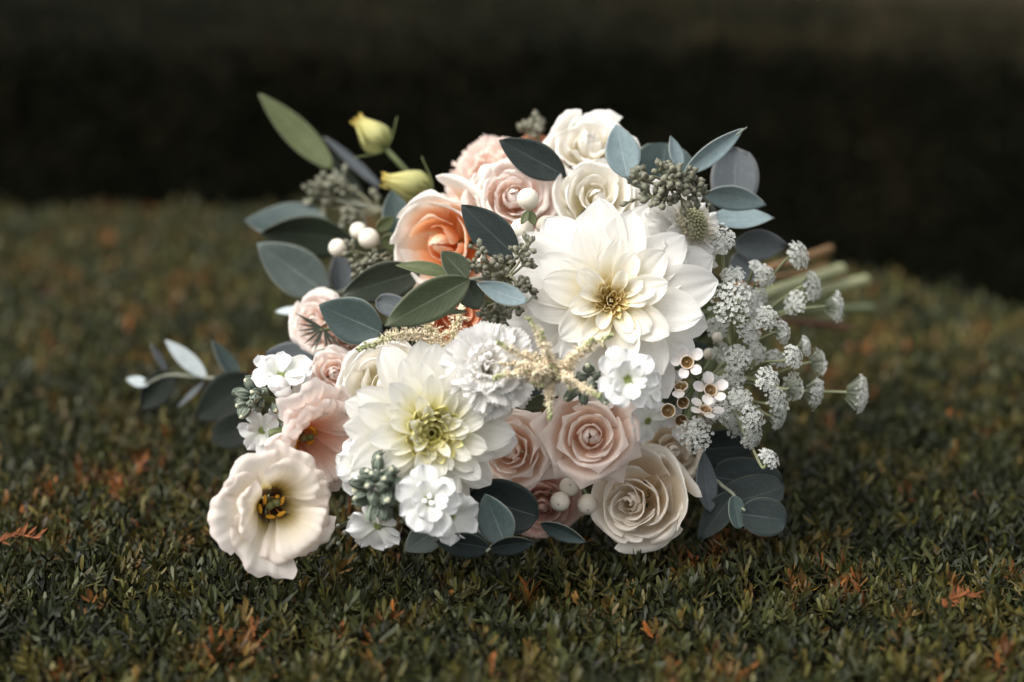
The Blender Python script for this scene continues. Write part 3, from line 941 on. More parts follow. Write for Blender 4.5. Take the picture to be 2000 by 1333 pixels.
def umbellet(o, c, d, dia, n, hub, seed=0, flat=.36, dens=1.0):
    """One small dome of tiny white five-petalled florets on its ray."""
    r = random.Random(seed * 7 + 3)
    d -= .040
    R = mm(dia, d) / 2 * .88
    inv = o.matrix_world.inverted()
    m = frame(P(*c, d), vdir(*n), r.uniform(0, 6))
    g = Geo()
    root = Vector((0, 0, -R * 1.0))
    N = max(16, int(74 * dens * (dia / 60) ** 1.1))
    for k in range(N):
        t = math.sqrt((k + .5) / N)
        a = k * 2.399 + r.uniform(-.2, .2)
        z = R * flat * math.sqrt(max(0, 1 - t * t)) * 1.2 + r.uniform(-.07, .07) * R
        p = Vector((R * t * math.cos(a), R * t * math.sin(a), z))
        if r.random() < .12:
            p *= r.uniform(1.05, 1.22)
        nn = (p - root).normalized()
        nn = (nn + Vector((r.gauss(0, .25), r.gauss(0, .25), r.gauss(0, .25)))).normalized()
        f = frame(p, nn, r.uniform(0, 6), Vector((.3, .9, .2)))
        s = .00128 * r.uniform(.7, 1.3)
        # stalk
        x, y = f.col[0].to_3d(), f.col[1].to_3d()
        w = .00018
        q = root.lerp(p, .35)
        g.add([q - x * w, q + x * w, p + x * w, p - x * w], [(0, 1, 2, 3)], [.0, .0, .25, .25])
        for j in range(5):
            b = 2 * math.pi * j / 5
            da, db = b - .5, b + .5
            V = [(0, 0, 0), (.62 * math.cos(da), .62 * math.sin(da), .30), (1.0 * math.cos(b), 1.0 * math.sin(b), .25), (.62 * math.cos(db), .62 * math.sin(db), .30)]
            g.add([f @ (Vector(q) * s) for q in V], [(0, 1, 2, 3)], [.35, 1, 1, 1])
    u = part('umbellet', g.build('umbellet', AMMI, smooth=False), o, inv @ m)
    if hub is not None:
        base = m @ root
        twig(o, [hub, hub.lerp(base, .55) + CU * r.uniform(-.004, .004), base, m @ Vector((0, 0, -R * .2))], 0.0010, .0008, AMMI_RAY, 'ray')
    return u


def plume(o, pts, r0, r1, n, green=.7, seed=0, name='plume'):
    """An astilbe plume: a fine stalk crowded with tiny beads and hairs; the tip is green."""
    r = random.Random(seed)
    inv = o.matrix_world.inverted()
    path = bez([inv @ Vector(p) for p in pts], 8)
    g = Geo()
    tube_geo(g, path, .0007, .0004, 5, .85)
    for k in range(n):
        t = k / n
        i = t * (len(path) - 1)
        i0 = int(i)
        p = path[i0].lerp(path[min(i0 + 1, len(path) - 1)], i - i0)
        rad = (r0 + (r1 - r0) * t) * (1 + .35 * math.sin(k * .37 + seed))
        dv = Vector((r.gauss(0, 1), r.gauss(0, 1), r.gauss(0, 1))).normalized()
        e = p + dv * rad * r.uniform(.45, 1.1)
        a = min(1, max(0, t ** 1.6 * .95 + r.uniform(-.08, .08))) if green else r.uniform(0, .5)
        s = .00074 * r.uniform(.65, 1.3)
        ball_geo(g, e, s, dv, 1.35, 6, 4, a)
        if t < .8:
            for _ in range(3):                              # stamens
                h = e + (dv + Vector((r.gauss(0, .6), r.gauss(0, .6), r.gauss(0, .6)))).normalized() * .0028 * r.uniform(.6, 1.2)
                x = dv.orthogonal().normalized() * .00016
                g.add([e - x, e + x, h + x, h - x], [(0, 1, 2, 3)], .35)
        g.add([p - dv.orthogonal().normalized() * .0002, p + dv.orthogonal().normalized() * .0002, e], [(0, 1, 2)], .6)
    return part(name, g.build(name, ASTILBE), o)


def waxflower(o, c, d, Rpx, n, roll, seed=0, petals=5):
    S = mm(Rpx, d)
    inv = o.matrix_world.inverted()
    g = Geo()
    K = 12
    prof = [(.10, -.42, .0), (.22, -.36, .3), (.30, -.15, .7), (.345, .05, 1.0), (.31, .06, .95), (.24, -.12, .1), (.06, -.20, .0), (.05, .02, .45), (.0001, .03, .5)]
    vs, fs, al = [], [], []
    for (R, z, a) in prof:
        for k in range(K):
            th = 2 * math.pi * k / K
            zz = z + (.05 * math.sin(5 * th) if a >= .95 else 0)
            vs.append((R * S * math.cos(th), R * S * math.sin(th), zz * S))
            al.append(a)
    for i in range(len(prof) - 1):
        for k in range(K):
            k2 = (k + 1) % K
            fs.append((i * K + k, i * K + k2, (i + 1) * K + k2, (i + 1) * K + k))
    g.add(vs, fs, al)
    core = part('floret', g.build('floret', WAX_CUP), o, inv @ frame(P(*c, d), vdir(*n), roll))
    for k in range(petals):
        me = WAX_P[(k + seed) % 2]
        m = rz(2 * math.pi * k / 5 + random.uniform(-.1, .1)) @ Matrix.Translation((0, .30 * S, 0)) @ Matrix.Rotation(.15 + random.uniform(-.2, .2), 4, 'X') @ Matrix.Scale(S * random.uniform(.9, 1.08), 4)
        part('petal', me, core, m)
    return core


WAX_P = [sheet(.62, .56, 'round', .45, .3, rise=.1, bend=.2, seed=820 + k, nu=9, nv=9, wob=.03, mat=WAX_W) for k in range(2)]

# ------------------------------------------------------------------ the place: ground, the clipped hedge top, the dark hedge behind
def hedge_edge(x):
    """How far back (y) the top of the near hedge reaches at x."""
    return 2.34 + 0.04 * math.sin(x * 2.1) - 1.48 * max(0.0, x + 0.05) ** 1.35


def hedge_z(x, y):
    bump = 0.007 * noise.noise(Vector((x * 9, y * 9, 0))) + 0.004 * noise.noise(Vector((x * 26, y * 26, 4)))
    e = y - hedge_edge(x)
    roll = 0.0
    if e > -0.12:
        k = (e + 0.12)
        roll = -(k * k) * 2.2 if k < 0.25 else -(0.25 ** 2) * 2.2 - (k - .25) * 3.0
    return bump + roll - .008


def sprig_templates(K, needles, length, width, seed, spread=1.0):
    r = random.Random(seed)
    out = []
    for _ in range(K):
        V, F, A = [], [], []
        H = r.uniform(.010, .018)
        for k in range(needles):
            t = (k + .5) / needles
            a = k * 2.399 + r.uniform(-.4, .4)
            el = (.15 + 1.15 * t) * spread + r.uniform(-.25, .25)
            L = length * r.uniform(.7, 1.2) * (1 - .25 * t)
            W = width * r.uniform(.8, 1.15)
            d = Vector((math.cos(a) * math.cos(el), math.sin(a) * math.cos(el), math.sin(el)))
            s = Vector((-math.sin(a), math.cos(a), r.uniform(-.4, .4))).normalized()
            up = s.cross(d)
            b = Vector((r.uniform(-.001, .001), r.uniform(-.001, .001), H * t - .004))
            base = len(V)
            for (f, w, z) in ((0, .35, 0), (.3, .95, .02), (.72, 1.0, .03), (.93, .62, 0), (1.0, .16, -.02)):
                c = b + d * (L * f) + up * (L * z)
                V += [c - s * (W * w / 2) + up * W * .10 * w, c + s * (W * w / 2) + up * W * .10 * w]
            for j in range(4):
                q = base + 2 * j
                F.append((q, q + 1, q + 3, q + 2))
            A += [r.random()] * 10
        out.append((np.array([tuple(v) for v in V]), np.array(F), np.array(A)))
    return out


def scatter(name, pts, scales, tilts, tints, templates, mat, parent, face=None):
    r = np.random.default_rng(5)
    nt = len(templates)
    which = r.integers(0, nt, len(pts))
    VV, FF, TT, NN = [], [], [], []
    base = 0
    for k in range(nt):
        sel = np.where(which == k)[0]
        if not len(sel):
            continue
        V, F, A = templates[k]
        az = r.uniform(0, 2 * np.pi, len(sel))
        ta = r.uniform(0, 2 * np.pi, len(sel))
        ti = tilts[sel]
        ca, sa = np.cos(az), np.sin(az)
        Z0 = np.zeros_like(ca)
        Rz = np.stack([np.stack([ca, -sa, Z0], -1), np.stack([sa, ca, Z0], -1), np.stack([Z0, Z0, Z0 + 1], -1)], 1)
        kx, ky = np.cos(ta), np.sin(ta)
        c, s = np.cos(ti), np.sin(ti)
        Rt = np.stack([np.stack([c + kx * kx * (1 - c), kx * ky * (1 - c), ky * s], -1),
                       np.stack([kx * ky * (1 - c), c + ky * ky * (1 - c), -kx * s], -1),
                       np.stack([-ky * s, kx * s, c], -1)], 1)
        M = Rt @ Rz
        if face is not None:
            M = np.einsum('ij,njk->nik', face, M)
        W = np.einsum('nij,vj->nvi', M, V) * scales[sel][:, None, None] + pts[sel][:, None, :]
        n, nv = len(sel), len(V)
        VV.append(W.reshape(-1, 3))
        FF.append((F[None] + (base + np.arange(n) * nv)[:, None, None]).reshape(-1, 4))
        TT.append((tints[sel][:, None] + np.zeros((1, nv))).ravel())
        NN.append((np.zeros((n, 1)) + A[None]).ravel())
        base += n * nv
    VV, FF = np.concatenate(VV), np.concatenate(FF)
    me = bpy.data.meshes.new(name)
    me.vertices.add(len(VV))
    me.vertices.foreach_set('co', VV.astype(np.float32).ravel())
    me.loops.add(len(FF) * 4)
    me.loops.foreach_set('vertex_index', FF.astype(np.int32).ravel())
    me.polygons.add(len(FF))
    me.polygons.foreach_set('loop_start', np.arange(0, len(FF) * 4, 4, dtype=np.int32))
    me.polygons.foreach_set('loop_total', np.full(len(FF), 4, dtype=np.int32))
    me.update(calc_edges=True)
    me.polygons.foreach_set('use_smooth', np.ones(len(FF), dtype=bool))
    attr(me, 'pv', np.concatenate(TT))
    attr(me, 'pu', np.concatenate(NN))
    me.materials.append(mat)
    o = part(name, me, parent)
    o['kind'] = 'stuff'
    return o


def needle_mat(name, stops, rough=.42, spec=.5, jit=.5):
    m, n, l, out = node_mat(name)
    r = ramp_node(n, stops)
    l.new(attr_node(n, 'pv').outputs['Fac'], r.inputs['Fac'])
    pu = attr_node(n, 'pu')
    hv = n.new('ShaderNodeHueSaturation')
    l.new(r.outputs['Color'], hv.inputs['Color'])
    l.new(math_node(n, l, 'ADD', math_node(n, l, 'MULTIPLY', math_node(n, l, 'SUBTRACT', pu.outputs['Fac'], .5), jit * 2), 1.0), hv.inputs['Value'])
    bs = n.new('ShaderNodeBsdfPrincipled')
    bs.inputs['Roughness'].default_value = rough
    bs.inputs['Specular IOR Level'].default_value = spec
    l.new(hv.outputs[0], bs.inputs['Base Color'])
    l.new(bs.outputs[0], out.inputs['Surface'])
    return m


NEEDLE = needle_mat('yew_needles', [(0.0, (0.012, 0.016, 0.006)), (0.34, (0.026, 0.032, 0.009)), (0.54, (0.050, 0.050, 0.012)), (0.70, (0.080, 0.064, 0.014)), (0.84, (0.100, 0.052, 0.012)), (0.94, (0.135, 0.048, 0.011)), (1.0, (0.19, 0.064, 0.014))], rough=.5, spec=.28, jit=.7)
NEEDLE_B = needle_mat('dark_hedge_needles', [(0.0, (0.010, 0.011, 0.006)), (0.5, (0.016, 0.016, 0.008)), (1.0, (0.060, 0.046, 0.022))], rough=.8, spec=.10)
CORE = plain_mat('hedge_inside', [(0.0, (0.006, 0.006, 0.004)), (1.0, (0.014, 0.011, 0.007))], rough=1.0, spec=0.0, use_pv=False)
SOIL = plain_mat('soil', [(0.3, (0.020, 0.016, 0.011)), (0.7, (0.035, 0.028, 0.018))], rough=1.0, spec=0.0, nscale=6, use_pv=False)

g = Geo()
g.add([(-40, -20, -1.1), (40, -20, -1.1), (40, 60, -1.1), (-40, 60, -1.1)], [(0, 1, 2, 3)])
gr = bpy.data.objects.new('ground', g.build('ground', SOIL))
COL.objects.link(gr)
gr['kind'] = 'structure'
gr['label'] = 'dark soil under the hedges'


def heightfield(name, x0, x1, y0, y1, nx, ny, f, mat, parent):
    xs, ys = np.linspace(x0, x1, nx), np.linspace(y0, y1, ny)
    X = np.array([[(x, y, max(f(x, y), -1.1)) for x in xs] for y in ys])
    me = grid(X, np.zeros((ny, nx)), np.zeros((ny, nx)), mat, name)
    return part(name, me, parent)


hedge = thing('clipped_hedge', 'flat clipped yew hedge top with browning tips under the bouquet', 'hedge', Matrix.Translation((0, 1.4, -1.1)))
IH = Matrix.Translation((0, -1.4, 1.1))
core = heightfield('hedge_core', -2.2, 2.2, 0.3, 2.75, 110, 80, lambda x, y: hedge_z(x, y) - .010, CORE, hedge)
core.matrix_basis = IH
pts, scl, tlt, tnt = [], [], [], []


def clump_tint(x, y):
    """Brown tips come in drifts."""
    a = noise.noise(Vector((x * 5.5, y * 5.5, 2.0)))
    b = noise.noise(Vector((x * 17, y * 17, 9.0)))
    c = noise.noise(Vector((x * 45, y * 45, 5.0)))
    return .44 + .22 * a + .34 * b + .30 * c


y = .74
while y < 2.62:
    far = y > 1.55
    step = .0075 if y < 1.25 else (.0085 if y < 1.7 else .0115)
    half = y * .31 + .55
    x = -half
    while x < half:
        px, py = x + random.uniform(-1, 1) * step * .6, y + random.uniform(-1, 1) * step * .6
        if py < hedge_edge(px) + .10 and (abs(px) < y * .31 + .14 or random.random() < .45):
            pts.append((px, py, hedge_z(px, py) + random.uniform(-.013, .004)))
            scl.append(random.uniform(.62, 1.08) * (1.0 if y < 1.25 else (1.15 if y < 1.7 else 1.4)))
            tlt.append(abs(random.gauss(0, .55)))
            tnt.append(min(1, max(0, clump_tint(px, py) + random.gauss(0, .19))))
        x += step
    y += step
pts = np.array(pts)
TEMPL = sprig_templates(16, 11, .0120, .0023, 3)
TEMPL_F = sprig_templates(8, 8, .0115, .0026, 4)
near = pts[:, 1] < 1.45
scl, tlt, tnt = np.array(scl), np.array(tlt), np.array(tnt)
f1 = scatter('foliage', pts[near], scl[near], tlt[near], tnt[near], TEMPL, NEEDLE, hedge)
f1.matrix_basis = IH
f2 = scatter('foliage', pts[~near], scl[~near], tlt[~near], tnt[~near], TEMPL_F, NEEDLE, hedge)
f2.matrix_basis = IH

# the hedge behind: dark upright face, its clipped top just inside the picture
back = thing('clipped_hedge', 'dark shaded hedge standing behind, its face almost black', 'hedge', Matrix.Translation((0, 3.6, -1.1)))
IB = Matrix.Translation((0, -3.6, 1.1))


def back_top(x):
    return .135 - .028 * x + .012 * math.sin(x * 3.1 + .5)


def back_z(x, y):
    t = (y - 3.30 - .05 * math.sin(x * 2.3)) / .10
    top = back_top(x) + .015 * noise.noise(Vector((x * 6, y * 6, 1)))
    if t < 0:
        return -1.1
    return top - .06 * (1 - min(1, t)) ** 2 * 1.5 if t > .12 else -1.1 + (top - .06 + 1.1) * (t / .12)


ny, nx = 60, 90
bx = np.linspace(-2.6, 2.6, nx)
rows = []
for k in range(ny):
    s = k / (ny - 1)
    row = []
    for x in bx:
        yy = 3.30 + .05 * math.sin(x * 2.3)
        top = back_top(x)
        if s < .6:
            z = -1.1 + (top - .05 + 1.1) * s / .6
            yv = yy + .03 * noise.noise(Vector((x * 5, z * 5, 3)))
        else:
            q = (s - .6) / .4
            z = top - .05 * (1 - min(1, q * 4)) ** 2 + .015 * noise.noise(Vector((x * 6, q * 6, 1)))
            yv = yy + q * 1.6
        row.append((x, yv, z))
    rows.append(row)
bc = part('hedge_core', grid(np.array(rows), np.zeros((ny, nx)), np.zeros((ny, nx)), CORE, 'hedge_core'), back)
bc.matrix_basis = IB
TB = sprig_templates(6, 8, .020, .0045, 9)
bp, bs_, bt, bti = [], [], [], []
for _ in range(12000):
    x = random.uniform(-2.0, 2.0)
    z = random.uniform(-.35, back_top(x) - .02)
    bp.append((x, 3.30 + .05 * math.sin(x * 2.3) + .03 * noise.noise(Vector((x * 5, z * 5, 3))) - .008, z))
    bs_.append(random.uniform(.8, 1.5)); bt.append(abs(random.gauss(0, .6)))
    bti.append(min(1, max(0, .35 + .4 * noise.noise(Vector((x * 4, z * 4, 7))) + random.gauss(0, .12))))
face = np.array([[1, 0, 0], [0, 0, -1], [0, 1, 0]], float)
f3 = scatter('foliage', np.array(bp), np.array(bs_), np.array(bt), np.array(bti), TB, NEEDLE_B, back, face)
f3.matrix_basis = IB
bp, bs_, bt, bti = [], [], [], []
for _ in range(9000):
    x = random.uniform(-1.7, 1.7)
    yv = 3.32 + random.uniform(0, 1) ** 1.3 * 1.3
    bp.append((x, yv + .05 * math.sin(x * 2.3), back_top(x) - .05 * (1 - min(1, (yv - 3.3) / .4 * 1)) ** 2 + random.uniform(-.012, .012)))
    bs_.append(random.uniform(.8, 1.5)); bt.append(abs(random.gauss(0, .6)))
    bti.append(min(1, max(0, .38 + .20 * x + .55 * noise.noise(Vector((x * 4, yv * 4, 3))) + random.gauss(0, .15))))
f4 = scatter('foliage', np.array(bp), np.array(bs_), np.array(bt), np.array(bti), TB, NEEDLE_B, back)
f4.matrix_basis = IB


def on_hedge(px, py, lift=.008):
    """Where the line of sight through a photo pixel meets the hedge top."""
    dz = math.cos(PITCH) * (py - 666.5) / FPX + math.sin(PITCH)
    d = (CAM_H - lift) / dz
    return P(px, py, d), d


def dead_sprig(label, px, py, w, ang, seed):
    p, d = on_hedge(px, py)
    o = thing('dead_sprig', label, 'dry sprig', frame(p, Vector((.0, -.35, 1)), ang), 'dry sprigs lying on the hedge')
    r = random.Random(seed)
    L = mm(w, d)
    inv = o.matrix_world.inverted()
    path = bez([Vector((-L / 2, 0, .001)), Vector((0, .08 * L, .004)), Vector((L / 2, -.02 * L, .001))], 6)
    g = Geo()
    tube_geo(g, path, .0007, .0004, 5, .2)
    part('twig', g.build('twig', DEAD), o)
    nm = [sheet(1, .2, 'lance', .3, .2, bend=.3, seed=900 + k, nu=5, nv=6, mat=DEAD, name='needle', wob=.03) for k in range(2)]
    for k in range(22):
        t = (k + .5) / 22
        q = path[int(t * (len(path) - 1))]
        a = (1 if k % 2 else -1) * r.uniform(.5, 1.1) - math.pi / 2
        m = Matrix.Translation(q) @ rz(a) @ Matrix.Rotation(r.uniform(-.1, .7), 4, 'X') @ Matrix.Rotation(r.uniform(-.7, .7), 4, 'Y') @ Matrix.Scale(min(.0085, L * .35) * r.uniform(.6, 1.2), 4)
        part('needle', nm[k % 2], o, m)
    return o


dead_sprig('rusty dead yew sprig at the left edge of the hedge top', 38, 1060, 85, .1, 1)
dead_sprig('rusty red dead sprig in front of the round eucalyptus leaves', 1872, 1178, 75, .5, 3)

random.seed(4)

# ================================================================== the bouquet
GF = 'blooms of the bouquet'
# --- dahlias
dahlia('large fully open white dahlia with golden heart', (1192, 590), 1.030, 203, (.02, .10, 1), .1, (W_DAHLIA, W_HEART), 'open', GF)
dahlia('white dahlia with closed greenish yellow heart', (838, 845), 1.000, 168, (.26, -.02, 1), .35, (Y_DAHLIA, Y_HEART), 'closed', GF)

# --- roses
rose('blush pink rose facing the camera below the astilbe', (1153, 852), 1.030, 90, (.0, .05, 1), .3, PINK_ROSE, GF, seed=1)
rose('blush pink rose wedged between a dahlia petal and the facing pink rose', (1000, 882), 1.045, 80, (-.30, .02, 1), 1.0, PINK_ROSE, GF, seed=2)
rose('dusty pink rose half hidden behind the big dark round leaf', (1062, 985), 1.085, 66, (-.1, -.25, 1), .2, DUSTY_ROSE, GF, seed=3)
rose('creamy rose resting on the hedge with a small spiral heart', (1236, 983), 1.055, 87, (-.42, -.02, .9), .45, CREAM_ROSE, GF, R_BLOWN, seed=4, rim=.20, spiral=.16, rk=1.1, jit=1.7, lob=.08)
rose('pale rose mostly hidden under the lowest white stock petals', (1310, 885), 1.100, 66, (.3, .3, 1), .7, CREAM_ROSE, GF, R_GOBLET, seed=5)
rose('large peach rose with glowing orange throat behind the olive leaves', (872, 476), 1.105, 108, (-.38, -.12, .9), 2.6, PEACH_ROSE, GF, R_GOBLET, seed=6, rim=.18, spiral=.15, rk=1.2, jit=1.5, heart=(PEACH_HEART, 3))
rose('deep peach rose glimpsed under the long olive leaf', (888, 612), 1.090, 58, (.1, -.2, 1), .2, ORANGE_ROSE, GF, R_GOBLET, seed=7)
rose('pale pink spray rose with tight heart beside three snowberries', (1003, 390), 1.095, 84, (.05, .16, 1), .1, SPRAY_ROSE, GF, R_DENSE, seed=8, jit=1.4)
rose('peach rose peeping out behind the topmost dark eucalyptus leaf', (1050, 308), 1.190, 48, (0, .5, 1), .4, ORANGE_ROSE, GF, R_GOBLET, seed=9)
rose('white ruffled rose crowning the top of the bouquet', (1150, 292), 1.120, 94, (-.10, .50, .85), .2, IVORY_ROSE, GF, R_RUFFLE, seed=10, rim=.13, rk=1.3, lob=.08, jit=1.5)
rose('ivory rose right behind the large open dahlia', (1165, 388), 1.085, 74, (.05, .30, 1), .9, IVORY_ROSE, GF, R_GOBLET, seed=11, spiral=.16, jit=1.4)
rose('ivory rose half seen between the crowning rose and the ivory rose', (1195, 338), 1.130, 58, (.2, .3, 1), .9, IVORY_ROSE, GF, R_GOBLET, seed=12)
rose('broad cream rose tucked behind the yellow hearted dahlia', (752, 752), 1.055, 86, (-.05, .15, 1), 1.9, IVORY_ROSE, GF, R_GOBLET, seed=13, rim=.12, lob=.08)
rose('small blush spray rose left of the broad cream rose', (652, 728), 1.075, 50, (.15, .05, 1), .2, SPRAY_ROSE, GF, R_RUFFLE, seed=14, jit=1.8, lob=.12)
rose('small blush spray rose behind the dark green needle sprig', (618, 628), 1.120, 54, (-.30, .25, 1), .2, SPRAY_ROSE, GF, R_DENSE, seed=15, jit=1.8, lob=.1)
rose('tan spray rose in shade right of the needle sprig', (672, 660), 1.110, 34, (.2, -.1, 1), .2, DUSTY_ROSE, GF, R_RUFFLE, seed=16, jit=1.5)

# --- carnations
carnation('white frilly carnation between the two dahlias', (952, 718), .995, 97, (.08, .24, 1), .2, WHITE_CARN, GF, seed=1)
carnation('pale pink frilly carnation at the upper left of the bouquet', (962, 350), 1.150, 104, (-.25, .45, 1), .2, PINK_CARN, GF, seed=2)

# --- lisianthus
lisianthus('cream lisianthus lying on the hedge with orange stamens', (544, 993), .995, 113, (.34, -.06, 1), .45, CREAM_LIS, GF, seed=3, inner=3, ruff=.04)
lisianthus('pink ruffled lisianthus behind the cream one', (626, 868), 1.035, 108, (.62, -.22, .75), .2, PINK_LIS, GF, seed=8, ruff=.085, inner=6)


def closed_bud(label, c, tip, d, w, seed, stem_pts):
    b, t = P(*c, d), P(*tip, d)
    ax = (t - b).normalized()
    L = (t - b).length
    o = thing('lisianthus_bud', label, 'flower bud', frame(b, ax, 0, CF), 'closed lisianthus buds')
    W = mm(w, d) / 2
    prof = [(.10 * W, 0), (.72 * W, .10 * L), (1.0 * W, .30 * L), (.92 * W, .5 * L), (.62 * W, .72 * L), (.36 * W, .9 * L), (.46 * W, 1.02 * L)]
    for k in range(5):
        part('petal', wrap_petal(prof, k * 1.257, .80, BUD_Y, seed=seed + k, spiral=.22, ruff=.0012, rk=1.5, rim_drop=.12, nu=11, nv=12, lob=.05, tip=.0004, nk=W), o)
    for k in range(5):
        a = k * 1.257 + .4
        g = Geo()
        x, y = math.cos(a), math.sin(a)
        far = 1.9 if k in (0, 2) else 1.0
        tube_geo(g, bez([Vector((.2 * W * x, .2 * W * y, -.02 * L)), Vector((.85 * W * x, .85 * W * y, .06 * L)), Vector((1.1 * W * x * far, 1.1 * W * y * far, .32 * L))], 4), .0008, .0003, 5, .3)
        part('sepal', g.build('sepal', CALYX), o)
    g = Geo()
    inv = o.matrix_world.inverted()
    tube_geo(g, bez([inv @ q for q in stem_pts], 7), .0019, .0019, 7, .3)
    part('stem', g.build('stem', STEM_G), o)


closed_bud('yellow green lisianthus bud standing clear above the others', (752, 290), (696, 232), 1.19, 58, 40, [P(752, 290, 1.19), P(782, 322, 1.19), P(830, 375, 1.20), P(900, 460, 1.23), HUB])
closed_bud('yellow lisianthus bud pressed against the peach rose', (842, 372), (748, 352), 1.17, 58, 60, [P(842, 372, 1.17), P(862, 398, 1.18), P(930, 470, 1.2), HUB])

# --- scabiosa
m = frame(P(1346, 440, 1.052), vdir(.78, .36, .75), .3)
sc = thing('scabiosa', 'white scabiosa with ragged petals and green pincushion', 'scabiosa', m, GF)
S = mm(100, 1.052)
svs = [sheet(1.0 * S, 1.0 * S, 'fan', .3, .1, bend=-.2 - .2 * k, tipbend=-.6 + .5 * k, ruff=.11 * S, rk=1.2 + k * .5, serr=.055, sk=9, seed=500 + k, nu=23, nv=11, wob=.03, mat=SCAB_W, round_tip=.2) for k in range(3)]
for k in range(11):
    part('petal', svs[k % 3], sc, rz(k * 2 * math.pi / 9 + random.uniform(-.15, .15)) @ Matrix.Translation((0, .12 * S, -.12 * S - .05 * S * (k // 9))) @ Matrix.Rotation(-.05 + random.uniform(-.25, .3), 4, 'X') @ Matrix.Rotation(random.uniform(-.4, .4), 4, 'Y') @ Matrix.Scale(random.uniform(.85, 1.08), 4))
for k in range(9):
    part('petal', svs[k % 3], sc, rz(k * .7 + .3) @ Matrix.Translation((0, .16 * S, -.04 * S)) @ Matrix.Rotation(.45 + random.uniform(-.2, .2), 4, 'X') @ Matrix.Rotation(random.uniform(-.4, .4), 4, 'Y') @ Matrix.Scale(.55, 4))
g = Geo()
for k in range(85):
    t = math.sqrt((k + .5) / 85)
    a = k * 2.399
    p = Vector((.36 * S * t * math.cos(a), .36 * S * t * math.sin(a), .26 * S * math.sqrt(1 - t * t) + .02 * S))
    ball_geo(g, p, .038 * S, p, 1.3, 6, 5, a=.3 + .4 * t + random.uniform(-.15, .15))
for k in range(320):
    a, t = random.uniform(0, 6.28), random.uniform(.26, .44)
    p = Vector((t * S * math.cos(a), t * S * math.sin(a), .02 * S))
    q = p + Vector((math.cos(a) * .5, math.sin(a) * .5, 1)).normalized() * S * random.uniform(.1, .28)
    x = Vector((-math.sin(a), math.cos(a), 0)) * .0002
    g.add([p - x, p + x, q + x, q - x], [(0, 1, 2, 3)], .9)
part('pincushion', g.build('pincushion', SCAB_C), sc)
add_stem(sc, start=.1 * S)

# --- snowberries
SB = 'snowberries in the bouquet'


def berries(label, lst, d, leaves=(), stalk=None):
    o = thing('snowberry_sprig', label, 'berries', Matrix.Translation(P(lst[0][0], lst[0][1], d)), SB)
    for (x, y, dia, ax, dd) in lst:
        berry(o, x, y, d + dd, dia, ax)
    for (b, t, w, key, roll, dd) in leaves:
        leaf_px(o, b, t, w, d + dd, key, roll, bend=.3)
    for s in stalk or ():
        twig(o, s, .0009, .0008, STEM_G, 'stalk')
    return o


berries('three ivory snowberries with green leaflets in front of the pale spray rose',
        [(1031, 390, 43, (-.1, .75, .65), -.01), (1020, 450, 46, (-.45, .3, .85), 0), (1068, 443, 42, (0, .6, .8), .005), (1098, 398, 30, (.2, .5, .8), .03)], 1.060,
        [((1032, 412), (1018, 438), 16, 'green', .3, -.012), ((1034, 412), (1044, 440), 20, 'green', -.2, -.012)],
        [[P(1031, 410, 1.06), P(1040, 450, 1.075), P(1060, 500, 1.12)], [P(1020, 465, 1.065), P(1040, 490, 1.09), P(1060, 500, 1.12)], [P(1068, 460, 1.07), P(1060, 500, 1.12)]])
berries('three white snowberries beside the big grey green leaves',
        [(700, 452, 34, (0, .6, .8), .01), (720, 467, 41, (.2, .5, .9), 0), (660, 485, 36, (-.3, .3, .9), .0)], 1.135,
        [((742, 470), (792, 478), 36, 'green', .4, 0), ((735, 490), (780, 520), 40, 'olive', -.3, .01), ((735, 450), (770, 425), 28, 'green', .3, .01)],
        [[P(720, 485, 1.14), P(740, 500, 1.16), P(800, 540, 1.19)], [P(700, 465, 1.15), P(740, 500, 1.16)], [P(672, 495, 1.14), P(740, 500, 1.16)]])
berries('three cream snowberries hanging under the facing pink rose',
        [(1111, 952, 38, (.1, .3, 1), 0), (1094, 980, 39, (-.2, -.2, 1), -.006), (1148, 985, 41, (0, -.5, .9), 0), (1080, 922, 30, (0, .2, 1), .035), (1214, 908, 30, (.2, .4, 1), .03), (1192, 942, 32, (.2, .4, 1), .05)], 1.065,
        [((1090, 925), (1140, 915), 40, 'dark', .2, .07), ((1110, 1000), (1150, 960), 45, 'dark', .1, .09)],
        [[P(1111, 940, 1.07), P(1120, 920, 1.10)], [P(1098, 968, 1.07), P(1120, 920, 1.10)], [P(1148, 970, 1.07), P(1120, 920, 1.10)]])
berries('single small white berry at the tip of the large dahlia petal', [(1401, 660, 22, (.2, .5, 1), 0), (1385, 692, 24, (.3, -.2, 1), .02)], 1.075, (), [[P(1398, 668, 1.08), P(1400, 690, 1.12)]])

